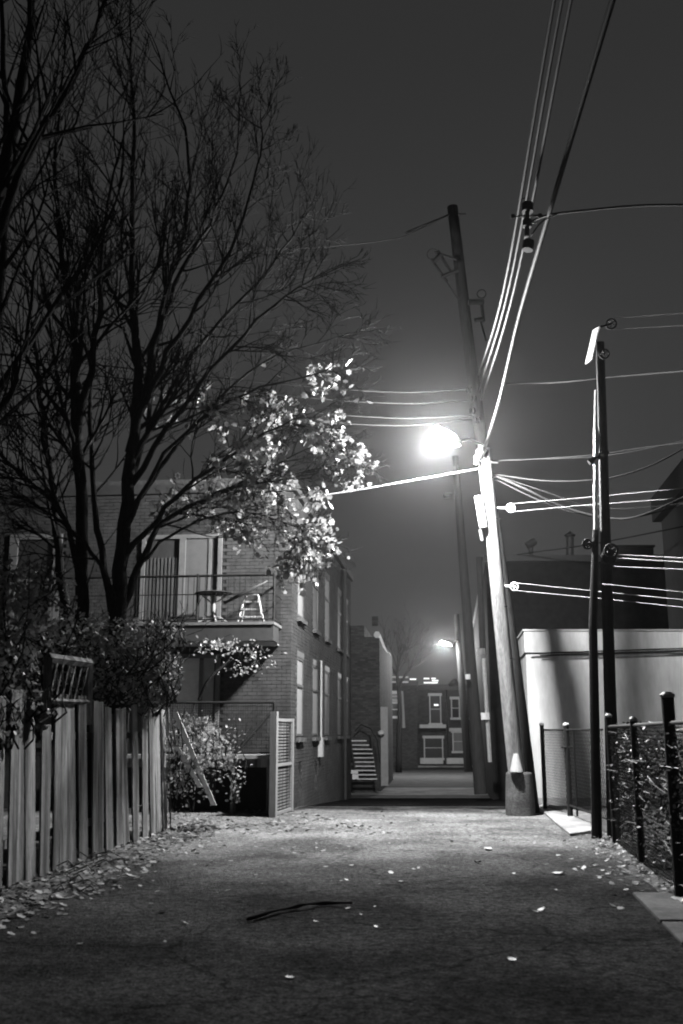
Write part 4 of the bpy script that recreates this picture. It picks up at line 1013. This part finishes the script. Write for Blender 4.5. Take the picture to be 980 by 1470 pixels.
# ------------------------------------------------------------------ chain-link fence, right
cf = empty('chain_link_fence', (4.07, 15.5, 0), 'black chain-link fence along the right side of the alley', 'fence')
def fx(y): return 4.07 + .13 * (y - 15.5)
def post(x, y, h, r, parent, cap=True):
    m = MB(); m.tube([(x, y, -.05), (x, y, h)], r, 10); m.build('fence_post', M['black'], parent)
    if cap: m = MB(); m.lathe((x, y, h), [(r * 1.2, 0), (r * 1.25, .03), (r * .6, .06)], 10); m.build('post_cap', M['grey_paint'], parent)
HF = 1.72
for y, h in ((15.5, 1.86), (13.1, HF + .06), (10.7, 2.0), (7.9, HF + .06)): post(fx(y), y, h, .045 if y != 10.7 else .065, cf)
def chain(mb, a, b_, h0, h1, cell=.06, r=.0036):
    L = (b_ - a).length; d = (b_ - a).normalized(); H = h1 - h0; x = -H
    nrm = Vector((d.y, -d.x, 0))
    while x < L:
        for sgn in (1, -1):
            xa, za, xb, zb = (x, h0, x + H, h1) if sgn > 0 else (x + H, h0, x, h1)
            # clip in x
            t0, t1 = 0, 1; dx = xb - xa
            ta, tb2 = (0 - xa) / dx, (L - xa) / dx
            lo, hi = max(0, min(ta, tb2)), min(1, max(ta, tb2))
            if hi - lo > .01:
                p = a + d * (xa + dx * lo) + Z * (za + (zb - za) * lo) + nrm * .004 * sgn; q = a + d * (xa + dx * hi) + Z * (za + (zb - za) * hi) + nrm * .004 * sgn
                mb.tube([p, q], r, 3, False)
        x += cell * 1.0
cm = MB(); 
chain(cm, Vv((fx(15.5), 15.5, 0)), Vv((fx(6.2), 6.2, 0)), .05, HF, .08)
cm.build('wire_mesh', M['black'], cf, kind='stuff')
m = MB(); m.tube([(fx(15.5), 15.5, HF), (fx(6.2), 6.2, HF + .03)], .022, 8); m.build('top_rail', M['black'], cf)
# dead vines woven in the mesh
vn = MB(); rv = random.Random(77)
for k in range(100):
    y = rv.uniform(6.3, 15.2); z = rv.triangular(.1, HF + .08, 1.5); q = [Vv((fx(y) + rv.gauss(0, .03), y, z))]
    for j in range(4): q.append(q[-1] + Vv((rv.gauss(0, .03), rv.gauss(0, .22), rv.gauss(0, .05))))
    for p in q: p.z = min(p.z, HF + .12)
    vn.tube(q, [.007, .006, .005, .004, .002], 4, False)
for k in range(2200):
    y = rv.uniform(6.3, 15.2); z = rv.triangular(.05, HF + .1, 1.2); add_leaf(vn, Vv((fx(y) + rv.gauss(0, .05), y, z)), rv.uniform(.03, .06), rv, .3, True)
vn.build('dead_vine', M['deadleaf'], None, kind='stuff', label='dead vines tangled through the chain-link fence')
# gate part of the fence near the garage
gf = empty('chain_link_gate', (4.55, 20.2, 0), 'small chain-link gate and panel before the white garage', 'gate')
gp1, gp2, gp3 = Vv((P(780, 1100, 22.0).x, 22.0, 0)), Vv((P(815, 1100, 20.1).x, 20.1, 0)), Vv((4.35, 17.0, 0))
post(gp1.x, gp1.y, 1.78, .045, gf); post(gp2.x, gp2.y, 1.76, .055, gf)
cm = MB(); chain(cm, gp1, gp2, .08, 1.68, .11, .004); chain(cm, gp2, gp3, .25, 1.68, .13, .004); cm.build('wire_mesh', M['black'], gf, kind='stuff')
for a, b_, zz in ((gp1, gp2, 1.68), (gp2, gp3, 1.68), (gp2, gp3, .25)): bar('gate_rail', 'black', a + Z * zz, b_ + Z * zz, .02, parent=gf)
c = gp2.lerp(gp3, .22); bar('gate_stile', 'black', c + Z * .1, c + Z * 1.7, .02, parent=gf)
bar('latch', 'black', gp2 + Vv((-.12, -.02, 1.35)), gp2 + Vv((.12, -.04, 1.35)), .025, parent=gf)
# bin behind the fence
m = MB(); p = Vv((4.75, 17.6, 0)); m.lathe(p, [(.17, 0), (.2, .5), (.21, .52), (.19, .56)], 16); m.build('metal_bin', M['steel'], None, label='small metal bin between gate and clothesline pole', cat='bin')
hedge('yard_weeds', 'dark weeds filling the yard behind the chain-link fence', [(Vv((5.2, 13, .5)), Vv((.9, 2.6, .75))), (Vv((4.7, 10, .5)), Vv((.8, 2, .8))), (Vv((5.6, 14.9, .7)), Vv((.8, .6, .7)))], 4200, .08, 41, 'weeds', 'deadleaf', stems=14)
m = MB(); m.obox((4.9, 12.6, 0), (1.6, .1, 0), (-.2, 2.2, 0), (0, 0, .95)); m.build('yard_shed', M['dark'], None, label='low dark box standing in the yard behind chain-link fence', cat='box', bevel=.02)

# ------------------------------------------------------------------ litter on the ground
def litter(name, label, n_, area, size, seed, m='litter'):
    rnd = random.Random(seed); mb = MB(); k = 0
    while k < n_:
        r_ = area(rnd)
        if r_ is None: continue
        x, y, zz = r_; p = Vv((x, y, gz(y) + .012 + zz)); s_ = size * rnd.uniform(.5, 1.4); an = rnd.uniform(0, 6.28)
        a = Vv((math.cos(an), math.sin(an), rnd.gauss(0, .22))); c_ = Vv((-math.sin(an), math.cos(an), rnd.gauss(0, .22))); n0 = len(mb.v)
        curl = rnd.uniform(0, .5)
        for (u, v_) in LEAF:
            q = p + (a * u + c_ * (v_ - .5)) * s_ + Z * (curl * s_ * (u * u + (v_ - .5) ** 2)); q.z = max(q.z, gz(y) + .006); mb.v.append(tuple(q))
        mb.f.append(tuple(range(n0, n0 + len(LEAF)))); k += 1
    return mb.build(name, M[m], None, kind='stuff', label=label)
def ar_left(r):
    y = r.uniform(7, 19); x = FA.x + (y - FA.y) * .093 + abs(r.gauss(0, .38)) + .05; return (x, y, max(0, .10 - (x - (FA.x + (y - FA.y) * .093)) * .15) * r.random())
litter('fallen_leaves', 'fallen leaves drifted against the foot of the board fence', 3400, ar_left, .07, 51)
def ar_right(r):
    y = r.uniform(7, 17); x = rx(y) + r.gauss(.55, .35)
    if y < 10.9 and x < 2.62 + .13 * (y - 7.6) + .42: return None
    return (x, y, .05 * r.random())
litter('fallen_leaves', 'fallen leaves along the foot of the chain-link fence', 1500, ar_right, .055, 52)
def ar_mid(r):
    y = r.triangular(7, 22, 19); return (r.uniform(lx(y) + .3, rx(y)), y, 0)
litter('fallen_leaves', 'loose leaves scattered over the asphalt', 300, ar_mid, .055, 53)
def ar_ap(r):
    y = r.uniform(17, 22); return (r.uniform(-4, -1 + .9 * (22 - y) * .5), y, 0)
litter('fallen_leaves', 'leaves scattered over the apron by the shrub', 600, ar_ap, .08, 54)
def soilpatch(name, pts, lab): 
    m = MB(); m.quad(*[(p[0], p[1], .009) for p in pts]); m.build(name, M['soil'], None, kind='structure', label=lab)
# bank of soil under left fence: gently raised strip
def strip(name, f0, f1, h, lab, y0=3, y1=17.3):
    m = MB(); rr = random.Random(9); N = 50; Kx = 6
    for j in range(N + 1):
        y = y0 + (y1 - y0) * j / N; a, b_ = f0(y), f1(y) + .06 * math.sin(y * 3.1) + rr.uniform(-.04, .04)
        for i in range(Kx + 1):
            u = i / Kx; hh = h * math.cos(u * math.pi / 2) ** .8 * (.6 + .6 * rr.random()) if 0 < i < Kx else (h if i == 0 else -.01)
            m.v.append((a + (b_ - a) * u, y, hh))
    for j in range(N):
        for i in range(Kx):
            a = j * (Kx + 1) + i; m.f.append((a, a + 1, a + Kx + 2, a + Kx + 1) if b_ > f0(y1) else (a, a + Kx + 1, a + Kx + 2, a + 1))
    m.build(name, M['soil'], None, kind='structure', smooth=True, label=lab)
strip('verge', lambda y: FA.x + (y - FA.y) * .093 - .1, lambda y: FA.x + (y - FA.y) * .093 + .62, .07, 'soil verge along the board fence')
strip('verge', lambda y: fx(y) + .5, lambda y: (rx(y) + .28) if y > 10.9 else 2.58 + .127 * (y - 7.53) + .36, .06, 'soil verge along the chain-link fence', y1=15.8)
# fallen branch in the foreground
bp = [G(355, 1325), G(392, 1316), G(420, 1307), G(440, 1306), G(465, 1301), G(505, 1304)]
m = MB(); q = smooth([Vv((p.x, p.y, .03 + .02 * (i % 2))) for i, p in enumerate(bp)], 4); m.tube(q, [.016 + .006 * math.sin(i * .9) for i in range(len(q))], 7); 
fb = m.build('fallen_branch', M['tar'], None, smooth=True, label='thin crooked dark branch lying on the foreground asphalt', cat='branch')
m = MB(); m.tube([Vv(G(365, 1325)) + Z * .02, Vv(G(400, 1320)) + Z * .05, Vv(G(450, 1308)) + Z * .02], .006, 5); o = m.build('twig', M['tar'], None); o.parent = fb
# dry stalks heap and pale litter by the fence
st_ = empty('dry_stalks', G(90, 1260), 'tangle of pale dry stalks lying at the fence foot', 'stalks')
rs_ = random.Random(8)
for k in range(26):
    a = G(rs_.uniform(60, 135), rs_.uniform(1240, 1290)); an = rs_.gauss(.3, .5); d = Vv((math.cos(an), -math.sin(an) * .6, 0)); Ls = rs_.uniform(.25, .6); z = rs_.uniform(.03, .16)
    m = MB(); m.tube([a + Z * z, a + d * Ls * .5 + Z * (z + .07), a + d * Ls + Z * max(.02, z - .05)], [.008, .007, .003], 5); m.build('stalk', M['palewood'], st_)
def scrap(px, py, s, lab, m='furniture', cat='litter'):
    c = G(px, py); q = MB(); rr = random.Random(px); n_ = 7; top_ = []
    for k in range(n_): an = 6.283 * k / n_; r_ = s * rr.uniform(.6, 1.1); top_.append((c.x + math.cos(an) * r_, c.y + math.sin(an) * r_, .02 + rr.uniform(0, .03)))
    q.v += top_ + [(x, y, z - .012) for x, y, z in top_]; q.f.append(tuple(range(n_))); 
    for k in range(n_): q.f.append((k, n_ + k, n_ + (k + 1) % n_, (k + 1) % n_))
    q.build('paper_scrap', M[m], None, label=lab, cat=cat)
scrap(803, 1256, .1, 'crumpled pale scrap in mid alley nearer the right fence'); scrap(700, 1221, .09, 'small bright scrap lying before the pole collar')
scrap(975, 1296, .11, 'bright scrap beside the edging slabs'); scrap(686, 1240, .045, 'tiny dark lump on the lit asphalt', 'dark')
scrap(160, 1222, .09, 'rounded pale stone at the fence foot', 'concrete', 'stone'); scrap(865, 1216, .08, 'pale scrap at the corner fence post foot')
scrap(947, 1262, .06, 'small bright scrap at the tall post foot')

# ------------------------------------------------------------------ thin haze added to give the lamps their halo
hz = MB(); hz.obox((-90, -3, -2.4), (180, 0, 0), (0, 100, 0), (0, 0, 20))
vm = bpy.data.materials.new('haze'); vm.use_nodes = True; vn_ = vm.node_tree.nodes; vn_.clear()
vo = vn_.new('ShaderNodeOutputMaterial'); pv = vn_.new('ShaderNodeVolumePrincipled'); pv.inputs['Color'].default_value = g4(.9); pv.inputs['Density'].default_value = .00023
pv.inputs['Anisotropy'].default_value = .93
vm.node_tree.links.new(pv.outputs[0], vo.inputs['Volume'])
try: vm.cycles.volume_sampling = 'EQUIANGULAR'
except Exception: pass
hz.build('haze', vm, None, kind='stuff', label='thin haze added in the alley air for the lamp halos')
